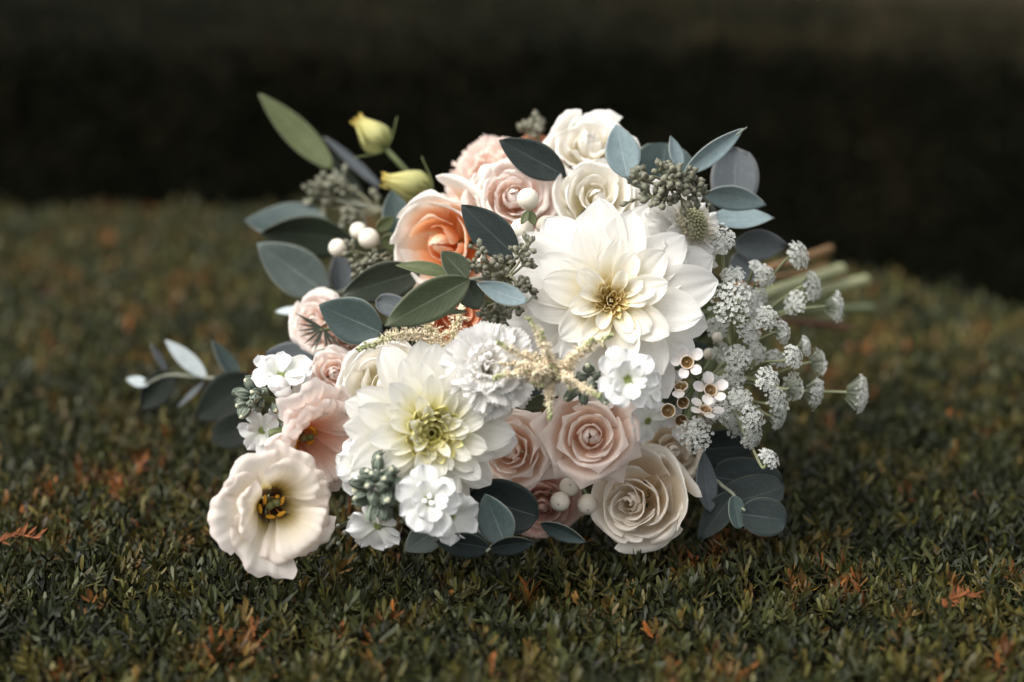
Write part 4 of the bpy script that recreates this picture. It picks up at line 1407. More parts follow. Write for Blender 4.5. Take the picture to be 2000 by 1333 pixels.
# --- white stocks
o = thing('stock_stem', 'white double stock with starry green heart under the large dahlia', 'stock', Matrix.Translation(P(1228, 745, 1.03)), 'white stocks')
floret_stock(o, (1226, 742), .985, 60, (.05, .15, 1), .2, bud=False, seed=1)
floret_stock(o, (1262, 758), 1.005, 48, (.6, .1, .9), .6, rows=((6, 1.0, .1), (4, .7, .5)), bud=False, seed=2)
floret_stock(o, (1265, 822), 1.035, 52, (.5, -.4, .8), .1, rows=((6, 1.0, -.1),), bud=False, seed=3, green=.12)
floret_stock(o, (1208, 712), 1.005, 40, (-.1, .8, .7), .1, rows=((5, 1.0, .3),), bud=False, seed=4, green=.12)
buds(o, [(1150, 722, 0, (-.2, .5, 1)), (1165, 735, -.005, (.1, .3, 1)), (1138, 738, 0, (-.5, .2, 1)), (1155, 752, -.004, (0, -.3, 1)), (1172, 756, 0, (.4, -.2, 1)), (1180, 778, -.004, (.2, -.7, .7)), (1125, 765, .01, (-.5, -.4, .7)), (1190, 768, 0, (.5, -.4, .8)), (1112, 772, .012, (-.5, -.5, .7)), (1140, 778, .01, (-.1, -.6, .7))], .998, 25)
add_stem(o, start=.02, n=CF)
o = thing('stock_stem', 'white stock at the front with fuzzy blue green bud cluster', 'stock', Matrix.Translation(P(838, 985, 1.01)), 'white stocks')
floret_stock(o, (838, 978), .975, 66, (.0, .12, 1), .3, bud=True, seed=1)
floret_stock(o, (880, 1008), .995, 55, (.4, -.15, .9), .6, rows=((7, 1.0, .05),), bud=False, seed=5, green=.1)
floret_stock(o, (905, 1030), 1.01, 50, (.5, -.4, .8), 1.2, rows=((6, 1.0, .0),), bud=False, seed=2, green=.1)
floret_stock(o, (738, 1028), 1.0, 56, (-.25, -.65, .75), .2, rows=((8, 1.0, .2),), bud=False, seed=3, green=.1)
floret_stock(o, (705, 908), 1.005, 56, (-.2, .35, .9), .2, rows=((7, 1.0, .2), (6, .75, .5)), bud=False, seed=4, green=.1)
floret_stock(o, (748, 900), 1.01, 44, (.3, .4, .9), .2, rows=((7, 1.0, .2),), bud=False, seed=6, green=.1)
bl = [(738, 908, 0, (.1, .9, .5)), (715, 925, 0, (-.5, .5, .8)), (735, 930, -.01, (0, .3, 1)), (758, 925, -.004, (.4, .5, .8)), (700, 945, 0, (-.8, .2, .7)), (722, 950, -.012, (-.2, .1, 1)), (745, 950, -.01, (.2, .1, 1)),
      (768, 945, 0, (.7, .2, .8)), (705, 968, 0, (-.7, -.3, .7)), (730, 972, -.01, (-.1, -.3, 1)), (752, 970, -.008, (.3, -.3, 1)), (728, 998, 0, (-.2, -.8, .6)), (748, 1000, 0, (.1, -.9, .5)), (775, 958, .004, (.9, -.1, .5)), (712, 935, -.008, (-.5, .3, 1)), (750, 938, -.012, (.1, .3, 1))]
buds(o, bl + [(x + random.uniform(-14, 14), y + random.uniform(-12, 12), dd + .006, (a[0] + random.uniform(-.5, .5), a[1] + random.uniform(-.5, .5), a[2])) for x, y, dd, a in bl], .980, 27)
twig(o, [P(740, 960, .985), P(775, 985, .99), P(805, 960, 1.0), P(820, 980, 1.02)], .0022, .0020, STEM_G, 'stem')
o = thing('stock_stem', 'white stock reaching out left above the pink lisianthus', 'stock', Matrix.Translation(P(545, 755, 1.06)), 'white stocks')
floret_stock(o, (548, 735), 1.055, 62, (.1, .75, .65), .1, rows=((6, 1.0, .15), (4, .7, .5)), bud=False, seed=1, green=.1)
floret_stock(o, (572, 742), 1.065, 42, (.6, .0, .8), 1.0, rows=((5, 1.0, .1),), bud=False, seed=2, green=.1)
floret_stock(o, (512, 842), 1.065, 50, (-.3, -.25, .9), .3, rows=((6, 1.0, .25), (3, .6, .6)), bud=False, seed=3, green=.1)
floret_stock(o, (545, 822), 1.075, 36, (.5, .2, .8), .3, rows=((4, 1.0, .1),), bud=False, seed=5, green=.1)
inv = o.matrix_world.inverted()
for k, (x, y, s) in enumerate(((543, 752, 19), (552, 765, 17), (562, 778, 12))):
    g = Geo()
    ball_geo(g, (0, 0, 0), mm(s, 1.05), Vector((1, -.6, .3)), 1.15, 10, 7, a=.9)
    part('white_bud', raw(g.v, g.f, STOCK_W, 'white_bud', pv=[.7] * len(g.v), pu=[0.1] * len(g.v)), o, inv @ frame(P(x, y, 1.045), vdir(0, .1, 1)))
bl = [(488, 752, 0, (-.6, .7, .4)), (508, 748, 0, (0, .6, .8)), (478, 770, 0, (-.9, .2, .5)), (498, 768, -.008, (-.3, .2, 1)), (518, 765, -.006, (.2, .3, 1)), (473, 790, 0, (-.9, -.3, .5)), (492, 788, -.008, (-.3, -.2, 1)), (510, 788, -.006, (.2, -.2, 1)), (480, 803, 0, (-.5, -.7, .5)), (525, 755, 0, (.3, .3, 1)), (537, 795, -.004, (.2, -.6, .8)), (500, 778, -.01, (0, 0, 1))]
buds(o, bl + [(x + random.uniform(-10, 10), y + random.uniform(-9, 9), dd + .004, (a[0] + random.uniform(-.5, .5), a[1] + random.uniform(-.5, .5), a[2])) for x, y, dd, a in bl], 1.055, 22)
twig(o, [P(500, 775, 1.06), P(560, 790, 1.07), P(640, 815, 1.09), P(760, 800, 1.14), HUB], .0024, .0022, STEM_G, 'stem')
leaf_px(o, (690, 850), (622, 757), 34, 1.06, 'green', .5, 'leaf', bend=.9, cup=.5)
leaf_px(o, (640, 815), (565, 800), 30, 1.08, 'green', .3, 'leaf', bend=.3, cup=.4)

# --- waxflowers
o = thing('waxflower_sprig', 'waxflowers with brown cups right of the white stock', 'waxflower', Matrix.Translation(P(1350, 750, 1.06)), GF)
waxflower(o, (1342, 708), 1.012, 41, (-.05, .1, 1), .3, 0)
waxflower(o, (1388, 762), 1.018, 41, (.15, .45, .9), .1, 1)
waxflower(o, (1378, 800), 1.030, 40, (.1, .75, .6), .7, 0)
waxflower(o, (1305, 803), 1.028, 44, (-.05, .25, 1), .1, 1, petals=0)
waxflower(o, (1334, 787), 1.030, 38, (.2, -.2, 1), .1, 1, petals=0)
waxflower(o, (1330, 755), 1.035, 42, (-.1, .7, .6), .4, 1, petals=3)
waxflower(o, (1330, 822), 1.038, 40, (.1, -.3, 1), .4, 1, petals=4)
hubw = P(1362, 742, 1.06)
for (x, y, d) in ((1342, 720, 1.025), (1388, 775, 1.033), (1378, 810, 1.045), (1305, 812, 1.043), (1334, 795, 1.045), (1330, 765, 1.045), (1330, 830, 1.05)):
    twig(o, [P(x, y, d), hubw], .0007, .0008, STEM_G, 'stalk')
twig(o, [hubw, P(1390, 700, 1.15), HUB], .0012, .0013, STEM_G, 'twig')
inv = o.matrix_world.inverted()
nm = sheet(1, .16, 'lance', .5, .3, bend=.2, seed=3, nu=5, nv=6, mat=LM['green'], name='needle')
for k in range(12):
    p = hubw.lerp(P(1345, 725, 1.075), random.random()) + CU * random.uniform(-.006, .004)
    part('needle', nm, o, inv @ frame(p, vdir(random.uniform(-.5, .5), random.uniform(-.5, .5), 1), random.uniform(-2, 2)) @ Matrix.Scale(.009, 4))

# --- ammi (lace flower)
GA = 'ammi lace flowers at the right side'
o = thing('lace_flower', 'large white lace flower head touching the large dahlia', 'lace flower', Matrix.Translation(P(1440, 640, 1.12)), GA)
h = P(1432, 690, 1.14)
for i, (x, y, dia, d, n) in enumerate([(1428, 592, 96, 1.075, (-.15, .25, 1)), (1406, 470, 66, 1.10, (-.2, .3, 1)), (1430, 540, 52, 1.10, (-.1, .7, .8)), (1462, 650, 56, 1.095, (.3, .15, 1)),
                                        (1440, 702, 64, 1.09, (.1, .2, 1)), (1432, 742, 52, 1.095, (-.1, -.2, 1)), (1392, 752, 50, 1.095, (-.1, .6, .8)), (1412, 802, 62, 1.095, (.1, .0, 1)),
                                        (1357, 850, 78, 1.075, (-.05, .1, 1)), (1345, 775, 40, 1.10, (0, .2, 1)), (1455, 575, 50, 1.11, (.4, .4, .8)), (1402, 640, 50, 1.12, (-.2, .1, 1)), (1410, 690, 46, 1.125, (0, .2, 1)), (1472, 606, 46, 1.115, (.4, .1, .9)), (1384, 806, 48, 1.12, (0, .2, 1)), (1478, 690, 46, 1.12, (.4, .2, .9)), (1438, 832, 50, 1.115, (.2, -.1, 1))]):
    umbellet(o, (x, y), d, dia, n, h, i)
twig(o, [h, h.lerp(HUB, .6), HUB], .0017, .0018, AMMI_RAY, 'stem')
o = thing('lace_flower', 'white lace flower spreading long rays out to the right', 'lace flower', Matrix.Translation(P(1420, 740, 1.15)), GA)
h = P(1400, 738, 1.14)
for i, (x, y, dia, d, n) in enumerate([(1497, 622, 54, 1.10, (.3, .2, 1)), (1527, 650, 50, 1.11, (.75, .1, .6)), (1571, 676, 44, 1.12, (.85, .2, .45)), (1547, 698, 52, 1.09, (.5, .3, .8)), (1516, 702, 46, 1.13, (.4, .5, .7)),
                                        (1596, 708, 62, 1.13, (.9, .1, -.2)), (1497, 742, 58, 1.08, (.35, .2, .9)), (1547, 756, 62, 1.11, (.7, .1, -.5)), (1590, 768, 68, 1.12, (.85, -.15, .5)), (1516, 785, 60, 1.10, (.55, .2, .8)),
                                        (1675, 770, 84, 1.14, (.93, -.1, .35)), (1446, 780, 54, 1.085, (.2, .4, .9)), (1467, 818, 60, 1.08, (.4, .3, .85)), (1518, 815, 56, 1.11, (.8, -.2, .5)), (1466, 855, 52, 1.09, (.45, -.3, .8)), (1500, 897, 52, 1.07, (.5, .6, .6))]):
    umbellet(o, (x, y), d, dia, n, h, 20 + i)
twig(o, [h, h.lerp(HUB, .6) + CU * -.005, HUB], .0017, .0018, AMMI_RAY, 'stem')
o = thing('lace_flower', 'white lace flower raised in front of the bare stem ends', 'lace flower', Matrix.Translation(P(1450, 620, 1.16)), GA)
h = P(1440, 640, 1.16)
for i, (x, y, dia, d, n) in enumerate([(1556, 500, 66, 1.13, (.6, .25, .7)), (1584, 560, 64, 1.14, (.75, .1, .6)), (1555, 592, 56, 1.13, (-.5, .2, .7)), (1630, 600, 70, 1.15, (.95, .0, .3)), (1491, 538, 50, 1.12, (.4, .1, .9)), (1483, 580, 40, 1.13, (.4, 0, .9)), (1475, 520, 30, 1.13, (.2, .6, .7))]):
    umbellet(o, (x, y), d, dia, n, h, 50 + i)
twig(o, [h, HUB], .0017, .0018, AMMI_RAY, 'stem')

# --- astilbe
GP = 'astilbe plumes'
o = thing('astilbe', 'beige astilbe plume leaning left along the cream rose', 'astilbe', Matrix.Translation(P(880, 690, 1.02)), GP)
q = lambda x, y, d: P(x, y, d)
plume(o, [q(885, 700, 1.03), q(840, 668, 1.02), q(780, 655, 1.015), q(698, 684, 1.01)], .0062, .0014, 330, seed=1)
plume(o, [q(880, 695, 1.04), q(850, 655, 1.035), q(822, 625, 1.035)], .0055, .002, 150, seed=2)
plume(o, [q(880, 690, 1.04), q(890, 640, 1.04), q(905, 590, 1.045)], .0050, .0022, 170, green=0, seed=3)
plume(o, [q(870, 700, 1.03), q(850, 690, 1.02), q(828, 672, 1.02)], .0065, .003, 150, green=0, seed=4)
twig(o, [q(883, 745, 1.05), q(885, 700, 1.035), q(860, 675, 1.03)], .0010, .0008, STEM_G, 'stem')
o = thing('astilbe', 'cream astilbe with star of green tipped plumes under the large dahlia', 'astilbe', Matrix.Translation(P(1085, 725, 1.0)), GP)
for k, (x, y, r0, n, mid) in enumerate([(1198, 653, .0048, 230, (1145, 683)), (1160, 660, .0040, 120, (1125, 690)), (1030, 620, .0034, 170, (1058, 665)), (1058, 645, .0030, 110, (1068, 690)), (972, 670, .0036, 150, (1012, 690)), (962, 740, .0042, 190, (1015, 728)),
                                        (1076, 818, .0034, 190, (1072, 770)), (1172, 775, .0034, 170, (1128, 752)), (1010, 712, .0050, 170, (1045, 715)), (1040, 730, .0055, 170, (1060, 725)), (1120, 740, .0045, 130, (1105, 735))]):
    dd = .975 if k != 6 else .985
    plume(o, [q(1088, 728, 1.0), q(*mid, dd + .005), q(x, y, dd)], r0 * .66, .0010, int(n * .8), seed=10 + k, green=(k not in (8, 9, 10)))
for k in range(13):
    a, L = k * 2.399, random.uniform(28, 62)
    c = (1075 + random.uniform(-45, 45), 722 + random.uniform(-22, 22))
    plume(o, [q(*c, .998), q(c[0] + L * math.cos(a), c[1] + .7 * L * math.sin(a), .985)], .0026, .0008, 42, seed=40 + k, green=k % 2)
add_stem(o, drop=.02, start=.01, n=CF)

# --- needle sprig
o = thing('needle_sprig', 'dark green needle sprig across the small blush spray rose', 'foliage sprig', Matrix.Translation(P(640, 645, 1.095)))
twig(o, [P(690, 660, 1.12), P(650, 645, 1.10), P(625, 645, 1.095)], .0012, .0009, STEM_G, 'twig')
inv = o.matrix_world.inverted()
nm = sheet(1, .10, 'lance', .5, .3, bend=.12, seed=4, nu=5, nv=7, mat=LM['dark'], name='needle')
c0 = P(632, 642, 1.095)
for (x, y) in ((575, 612), (582, 633), (580, 646), (585, 658), (592, 672), (605, 684), (612, 688), (600, 652), (640, 690), (622, 660), (655, 690), (665, 680), (590, 625)):
    e = P(x, y, 1.09)
    v = (e - c0)
    mt = frame(c0, CF, 0, v)
    part('needle', nm, o, inv @ mt @ Matrix.Scale(v.length, 4))

# --- tiny gypsophila buds on the hedge
o = thing('small_bud_sprig', 'thin sprig of tiny pale round buds right of the cream lisianthus', 'bud sprig', Matrix.Translation(P(670, 1040, 1.03)))
inv = o.matrix_world.inverted()
for (x, y, s) in ((660, 1027, 8), (674, 1041, 12), (661, 1062, 9), (682, 1012, 7), (690, 1030, 6)):
    g = Geo()
    ball_geo(g, (0, 0, 0), mm(s, 1.03) * .5, None, 1.15, 9, 7, a=.2)
    part('bud', g.build('bud', STOCK_C if False else AMMI), o, inv @ frame(P(x, y, 1.025), vdir(0, .3, 1)))
    b = o.children[-1].data
    b.attributes['pv'].data.foreach_set('value', np.full(len(b.vertices), .42, dtype=np.float32))
    twig(o, [P(x, y, 1.027), P((x + 700) / 2, (y + 1010) / 2, 1.04), P(715, 1000, 1.06)], .0004, .0005, STEM_G, 'stalk')

# ------------------------------------------------------------------ eucalyptus, sprig by sprig
e = sprig('tall eucalyptus shoot with long olive blade at the upper left', P(700, 390, 1.26))
leaf_px(e, (652, 332), (509, 186), 58, 1.25, 'green', .15, 'leaf', bend=.3)
leaf_px(e, (712, 398), (634, 288), 34, 1.27, 'dark', .5, 'leaf', bend=.35)
leaf_px(e, (745, 368), (638, 268), 21, 1.27, 'lilac', .9, 'leaf', bend=.2)
twig(e, [P(652, 332, 1.25), P(690, 375, 1.25), P(702, 405, 1.26), P(800, 500, 1.25), HUB], .0013, .0015)
e = sprig('three broad grey green eucalyptus leaves fanned at the left', P(690, 500, 1.2))
leaf_px(e, (645, 438), (480, 428), 84, 1.225, 'teal', .75, 'leaf', bend=.55)
leaf_px(e, (690, 472), (511, 458), 86, 1.20, 'dark', -.55, 'leaf', bend=.5)
leaf_px(e, (645, 578), (506, 478), 98, 1.18, 'grey', .1, 'leaf', bend=.2)
leaf_px(e, (668, 578), (662, 492), 48, 1.19, 'lilac', .4, 'leaf', bend=.3)
twig(e, [P(645, 440, 1.22), P(690, 475, 1.21), P(720, 520, 1.2), HUB], .0012, .0014)
twig(e, [P(645, 578, 1.18), P(700, 560, 1.19), P(760, 560, 1.2)], .001, .0012)
e = sprig('teal eucalyptus leaf standing below the yellow lisianthus bud', P(790, 470, 1.15))
leaf_px(e, (785, 470), (765, 375), 64, 1.150, 'teal', .1, 'leaf', bend=.2)
leaf_px(e, (805, 500), (776, 448), 20, 1.145, 'pale', .5, 'leaf', bend=.3)
twig(e, [P(785, 470, 1.15), P(810, 510, 1.16), P(900, 560, 1.19), HUB], .0012, .0014)
e = sprig('dark and teal eucalyptus leaves behind the small spray rose', P(800, 570, 1.10))
leaf_px(e, (822, 530), (672, 577), 84, 1.10, 'dark', -.25, 'leaf', bend=.5)
leaf_px(e, (748, 652), (626, 598), 98, 1.075, 'teal', -.15, 'leaf', bend=.35)
leaf_px(e, (800, 610), (736, 588), 46, 1.09, 'lilac', .2, 'round', bend=.3)
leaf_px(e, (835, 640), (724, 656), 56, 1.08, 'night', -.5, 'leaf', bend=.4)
leaf_px(e, (820, 590), (790, 640), 40, 1.10, 'lilac', .2, 'leaf')
twig(e, [P(748, 652, 1.085), P(800, 620, 1.11), P(822, 540, 1.12), HUB], .0012, .0014)
e = sprig('olive eucalyptus sprig crossing the peach rose', P(915, 545, 1.0))
leaf_px(e, (918, 546), (757, 634), 84, .995, 'olive', -.12, 'leaf', bend=.22, cup=.3, d2=.985)
leaf_px(e, (914, 546), (864, 492), 52, 1.0, 'olive', .25, 'leaf', bend=.2)
leaf_px(e, (885, 538), (776, 517), 29, 1.01, 'green', .55, 'leaf', bend=-.2)
leaf_px(e, (905, 545), (934, 604), 60, 1.005, 'dark', .15, 'leaf', bend=.2)
leaf_px(e, (915, 610), (768, 634), 16, .998, 'olive', 1.0, 'leaf', bend=-.4)
twig(e, [P(757, 634, .992), P(918, 546, .999)], .0001, .0001, STEM_E, 'midrib') if False else None
twig(e, [P(916, 546, .998), P(935, 545, 1.0), P(960, 548, 1.02), P(1000, 570, 1.06)], .0008, .0011)
e = sprig('pale blue eucalyptus leaf curling left of the large dahlia', P(1030, 585, 1.0))
leaf_px(e, (1030, 590), (934, 553), 46, .998, 'pale', .35, 'leaf', bend=.5, cup=.3, wob=.03)
twig(e, [P(1030, 590, .998), P(1045, 580, 1.02), P(1060, 600, 1.07)], .0008, .001)
e = sprig('dark eucalyptus leaf pointing up between peach rose and snowberries', P(1000, 490, 1.05))
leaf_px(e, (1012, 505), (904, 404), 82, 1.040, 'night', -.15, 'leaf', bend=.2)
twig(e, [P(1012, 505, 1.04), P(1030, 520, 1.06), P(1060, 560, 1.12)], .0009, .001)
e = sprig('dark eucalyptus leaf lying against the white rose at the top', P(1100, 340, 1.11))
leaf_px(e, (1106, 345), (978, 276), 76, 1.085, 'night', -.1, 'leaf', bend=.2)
leaf_px(e, (1130, 400), (1085, 345), 36, 1.12, 'dark', .2, 'leaf')
twig(e, [P(1106, 345, 1.085), P(1130, 360, 1.12), P(1180, 420, 1.15)], .0009, .001)
e = sprig('fan of pale and grey eucalyptus leaves at the upper right', P(1330, 350, 1.10))
leaf_px(e, (1226, 350), (1204, 246), 74, 1.045, 'pale', .1, 'leaf', bend=.15, cup=.35, wob=.025)
leaf_px(e, (1285, 385), (1300, 282), 128, 1.120, 'teal', .1, 'round', bend=.2)
leaf_px(e, (1330, 332), (1311, 267), 30, 1.085, 'pale', .4, 'leaf')
leaf_px(e, (1335, 340), (1450, 255), 42, 1.075, 'pale', .4, 'leaf', bend=.12, cup=.3)
leaf_px(e, (1432, 412), (1438, 292), 94, 1.120, 'lilac', -.1, 'round', bend=.2)
leaf_px(e, (1376, 380), (1494, 402), 48, 1.095, 'pale', .75, 'leaf', bend=.5)
leaf_px(e, (1385, 428), (1509, 424), 46, 1.110, 'pale', -.8, 'leaf', bend=.3)
leaf_px(e, (1432, 478), (1536, 480), 66, 1.120, 'lilac', .25, 'leaf', bend=.2)
leaf_px(e, (1430, 500), (1482, 540), 58, 1.130, 'lilac', -.1, 'round')
twig(e, [P(1438, 265, 1.07), P(1452, 254, 1.07), P(1459, 249, 1.07)], .0006, .0004)
twig(e, [P(1226, 350, 1.05), P(1250, 365, 1.08), P(1330, 360, 1.11), P(1400, 420, 1.14), P(1420, 520, 1.17), HUB], .0010, .0015)
twig(e, [P(1385, 400, 1.10), P(1400, 430, 1.13)], .001, .001)
twig(e, [P(1432, 412, 1.12), P(1420, 440, 1.14)], .001, .001)
e = sprig('round dark eucalyptus leaves stacked at the lower right on the hedge', P(1420, 960, 1.08))
leaf_px(e, (1388, 1002), (1372, 884), 46, 1.055, 'lilac', .5, 'leaf', bend=.3, tipbend=.2)
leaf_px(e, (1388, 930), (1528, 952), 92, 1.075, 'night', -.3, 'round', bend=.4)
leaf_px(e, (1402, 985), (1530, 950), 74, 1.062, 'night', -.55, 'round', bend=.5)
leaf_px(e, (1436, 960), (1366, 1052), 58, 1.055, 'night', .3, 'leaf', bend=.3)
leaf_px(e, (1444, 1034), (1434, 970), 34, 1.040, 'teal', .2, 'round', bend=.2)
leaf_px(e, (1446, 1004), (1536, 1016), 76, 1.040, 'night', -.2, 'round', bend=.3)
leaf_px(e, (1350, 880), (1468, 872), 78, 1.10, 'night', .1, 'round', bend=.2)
twig(e, [P(1330, 900, 1.12), P(1395, 937, 1.07), P(1412, 950, 1.06), P(1432, 966, 1.052), P(1442, 985, 1.045), P(1455, 998, 1.038)], .0013, .0008, STEM_E)
e = sprig('blue green eucalyptus tip with a big dark round leaf at the bottom front', P(960, 1050, 1.02))
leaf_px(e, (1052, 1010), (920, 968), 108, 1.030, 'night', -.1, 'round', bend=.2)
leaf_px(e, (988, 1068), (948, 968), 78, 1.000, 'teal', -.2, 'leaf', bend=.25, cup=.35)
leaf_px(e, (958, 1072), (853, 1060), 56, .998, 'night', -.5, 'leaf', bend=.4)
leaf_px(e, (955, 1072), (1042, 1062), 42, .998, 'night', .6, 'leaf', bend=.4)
leaf_px(e, (955, 1062), (868, 1046), 40, 1.01, 'teal', .6, 'leaf', bend=.4)
leaf_px(e, (872, 1022), (792, 1074), 66, 1.020, 'grey', .3, 'leaf', bend=.3)
leaf_px(e, (1055, 1022), (1142, 1060), 36, 1.045, 'teal', .5, 'leaf', bend=.3)
twig(e, [P(1040, 960, 1.09), P(985, 1040, 1.02), P(960, 1068, 1.0), P(950, 1078, .998)], .0012, .0008, STEM_E)
e = sprig('small blue eucalyptus leaf hanging below the astilbe star', P(1040, 740, 1.02))
leaf_px(e, (1040, 734), (1041, 774), 44, 1.0, 'teal', .1, 'round', bend=.2)
twig(e, [P(1040, 734, 1.0), P(1060, 720, 1.04)], .0007, .0009)
e = sprig('blurred eucalyptus shoot with a whitish leaf at the far left', P(400, 740, 1.22))
leaf_px(e, (404, 738), (325, 666), 34, 1.210, 'white', .3, 'leaf', bend=.15)
leaf_px(e, (326, 728), (296, 672), 12, 1.23, 'lilac', .9, 'leaf')
leaf_px(e, (290, 752), (248, 740), 22, 1.22, 'white', .6, 'leaf')
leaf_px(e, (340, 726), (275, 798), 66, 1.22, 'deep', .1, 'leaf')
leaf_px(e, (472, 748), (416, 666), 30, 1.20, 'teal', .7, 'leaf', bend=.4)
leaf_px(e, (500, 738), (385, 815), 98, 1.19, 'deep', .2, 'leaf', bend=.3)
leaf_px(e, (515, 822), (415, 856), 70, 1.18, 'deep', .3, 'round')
leaf_px(e, (400, 745), (345, 795), 12, 1.22, 'lilac', .9, 'leaf')
leaf_px(e, (614, 704), (522, 690), 62, 1.14, 'lilac', .25, 'leaf', bend=.3)
leaf_px(e, (598, 606), (540, 608), 18, 1.17, 'white', .8, 'leaf')
twig(e, [P(290, 748, 1.22), P(330, 733, 1.22), P(400, 738, 1.21), P(500, 742, 1.19), P(620, 720, 1.17), P(900, 700, 1.2), HUB], .0010, .0016)

# seeded eucalyptus
GS = 'seeded eucalyptus clusters'
e = sprig('brown green seed clusters between peach rose and large dahlia', P(960, 530, 1.01), GS, 'seeded_eucalyptus')
seeds(e, (985, 545), 1.03, [(940, 490, 1.005), (955, 515, 1.0), (1010, 500, 1.015), (1030, 485, 1.03), (985, 515, 1.005), (1020, 520, 1.015), (1010, 555, 1.01), (960, 535, 1.01), (1025, 560, 1.02), (925, 520, 1.01)], 13, 8, 20, 1)
seeds(e, (1000, 580), 1.04, [(950, 600, 1.02), (975, 590, 1.02), (950, 622, 1.02), (985, 612, 1.025), (1005, 600, 1.03)], 13, 7, 18, 11)
twig(e, [P(985, 545, 1.03), P(1000, 580, 1.04), P(1060, 600, 1.1), HUB], .0011, .0013)
e = sprig('dense olive seed cluster above the scabiosa', P(1310, 350, 1.07), GS, 'seeded_eucalyptus')
seeds(e, (1310, 370), 1.040, [(1260, 345, 1.025), (1250, 352, 1.020), (1290, 335, 1.020), (1312, 332, 1.015), (1335, 345, 1.020), (1300, 360, 1.015), (1325, 365, 1.015), (1350, 372, 1.020), (1345, 355, 1.020), (1275, 385, 1.020), (1300, 388, 1.020), (1330, 388, 1.020), (1360, 380, 1.025), (1315, 350, 1.010)], 15, 8, 21, 2)
seeds(e, (1290, 370), 1.065, [(1235, 352, 1.06), (1228, 395, 1.05)], 13, 2, 12, 12)
twig(e, [P(1310, 370, 1.065), P(1350, 420, 1.11), HUB], .0011, .0013)
e = sprig('blurred grey green seed cluster above the broad left leaves', P(680, 390, 1.23), GS, 'seeded_eucalyptus')
seeds(e, (735, 408), 1.23, [(640, 360, 1.235), (625, 375, 1.23), (660, 355, 1.23), (610, 385, 1.24), (650, 385, 1.23), (675, 370, 1.23), (635, 405, 1.235), (670, 350, 1.24)], 14, 6, 20, 3)
seeds(e, (745, 412), 1.22, [(680, 430, 1.22), (700, 425, 1.21), (690, 420, 1.22), (735, 392, 1.22)], 14, 5, 17, 13)
twig(e, [P(735, 408, 1.23), P(765, 420, 1.22), P(900, 520, 1.22), HUB], .0018, .0018, STEM_E)
twig(e, [P(745, 412, 1.225), P(700, 400, 1.225), P(660, 392, 1.23)], .0014, .001, STEM_E)
e = sprig('small seed cluster hanging under the left snowberries', P(720, 500, 1.12), GS, 'seeded_eucalyptus')
seeds(e, (770, 500), 1.14, [(690, 490, 1.125), (700, 510, 1.12), (720, 520, 1.12), (705, 530, 1.12), (740, 505, 1.12), (725, 500, 1.12), (755, 515, 1.125), (790, 500, 1.14), (800, 530, 1.14)], 12, 6, 18, 4)
twig(e, [P(770, 500, 1.14), P(830, 540, 1.17), HUB], .0011, .0013)
e = sprig('grey seed tuft poking up left of the crowning white rose', P(1040, 255, 1.19), GS, 'seeded_eucalyptus')
seeds(e, (1055, 290), 1.19, [(1040, 252, 1.19), (1048, 245, 1.19), (1030, 260, 1.19), (1052, 262, 1.185)], 14, 6, 16, 5)
twig(e, [P(1055, 290, 1.19), P(1100, 350, 1.19), HUB], .0011, .0013)

# leaves packed deep inside, seen dark in the gaps between the blooms
e = sprig('shaded dark leaves packed deep between the blooms', P(1080, 680, 1.14))
for k in range(46):
    x, y_ = random.uniform(690, 1370), random.uniform(420, 1000)
    if ((x - 1040) / 330) ** 2 + ((y_ - 690) / 310) ** 2 > 1:
        continue
    a = random.uniform(0, 6.28)
    L = random.uniform(40, 70)
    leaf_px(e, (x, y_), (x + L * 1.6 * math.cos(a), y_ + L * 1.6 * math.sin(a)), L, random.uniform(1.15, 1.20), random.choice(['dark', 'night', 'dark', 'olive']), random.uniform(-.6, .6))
twig(e, [P(900, 720, 1.15), P(1100, 680, 1.16), HUB], .0014, .0016)

# --- the bare cut stems
GC = 'bare stem ends sticking out at the right'


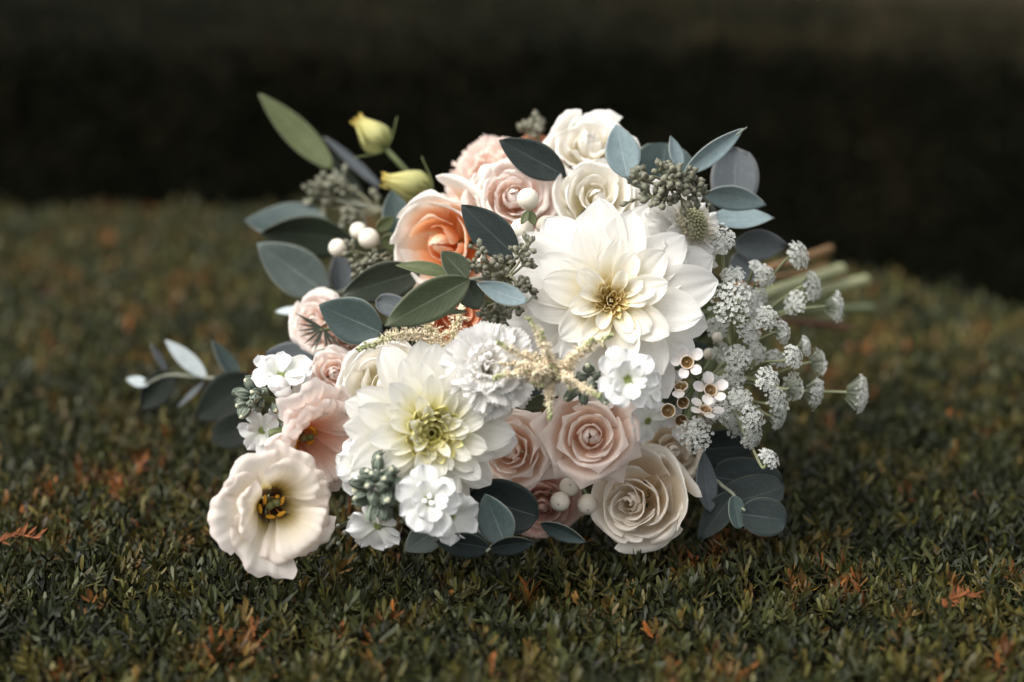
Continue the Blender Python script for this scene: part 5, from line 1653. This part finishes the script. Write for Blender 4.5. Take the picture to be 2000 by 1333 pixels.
def cut_stem(label, pts, w, mat):
    d = pts[-1][2]
    p = [P(*q) for q in pts]
    o = thing('cut_stem', label, 'stem', Matrix.Translation(p[-1]), GC)
    inv = o.matrix_world.inverted()
    g = Geo()
    r = mm(w, d) / 2
    path = bez([HUB.lerp(P(1425, pts[0][1], pts[0][2]), .6)] + p, 8)
    path = [inv @ a for a in path]
    al = []
    tube_geo(g, path, r * .92, r, 10, 0.5, cap=False)
    part('stem', g.build('stem', mat), o)
    g = Geo()
    ax = (path[-1] - path[-3]).normalized()
    x = ax.orthogonal().normalized()
    yv = ax.cross(x)
    ring = [path[-1] + (x * math.cos(t) + yv * math.sin(t)) * r for t in np.linspace(0, 2 * math.pi, 11)[:-1]]
    ring2 = [path[-1] + ax * r * .25 + (x * math.cos(t) + yv * math.sin(t)) * r * .6 for t in np.linspace(0, 2 * math.pi, 11)[:-1]]
    g.add(ring + ring2, [(k, (k + 1) % 10, 10 + (k + 1) % 10, 10 + k) for k in range(10)] + [tuple(range(10, 20))], 1.0)
    part('cut_end', g.build('cut_end', STEM_PALE), o)


cut_stem('topmost brown woody cut stem', [(1500, 528, 1.25), (1560, 508, 1.32), (1621, 487, 1.38)], 17, STEM_BROWN)
cut_stem('thick pale green cut stem with bright end', [(1480, 580, 1.24), (1560, 553, 1.32), (1642, 527, 1.40)], 24, STEM_PALE)
cut_stem('long green cut stem just under the thick pale one', [(1480, 600, 1.25), (1580, 575, 1.35), (1690, 548, 1.43)], 22, STEM_PALE)
cut_stem('straight green cut stem reaching farthest right', [(1480, 612, 1.25), (1580, 606, 1.34), (1700, 604, 1.42)], 19, STEM_G)
cut_stem('lowest reddish cut stem near the hedge', [(1490, 628, 1.26), (1570, 630, 1.34), (1660, 642, 1.40)], 13, STEM_RED)
cut_stem('thin green cut stem between the straight and the long one', [(1480, 605, 1.24), (1540, 592, 1.30), (1612, 582, 1.37)], 10, STEM_G)
cut_stem('short pale cut stem low beside the reddish one', [(1490, 632, 1.27), (1560, 618, 1.36), (1640, 622, 1.44)], 15, STEM_PALE)
cut_stem('thin brown cut stem second from the top', [(1490, 548, 1.26), (1560, 535, 1.33), (1615, 520, 1.38)], 10, STEM_BROWN)
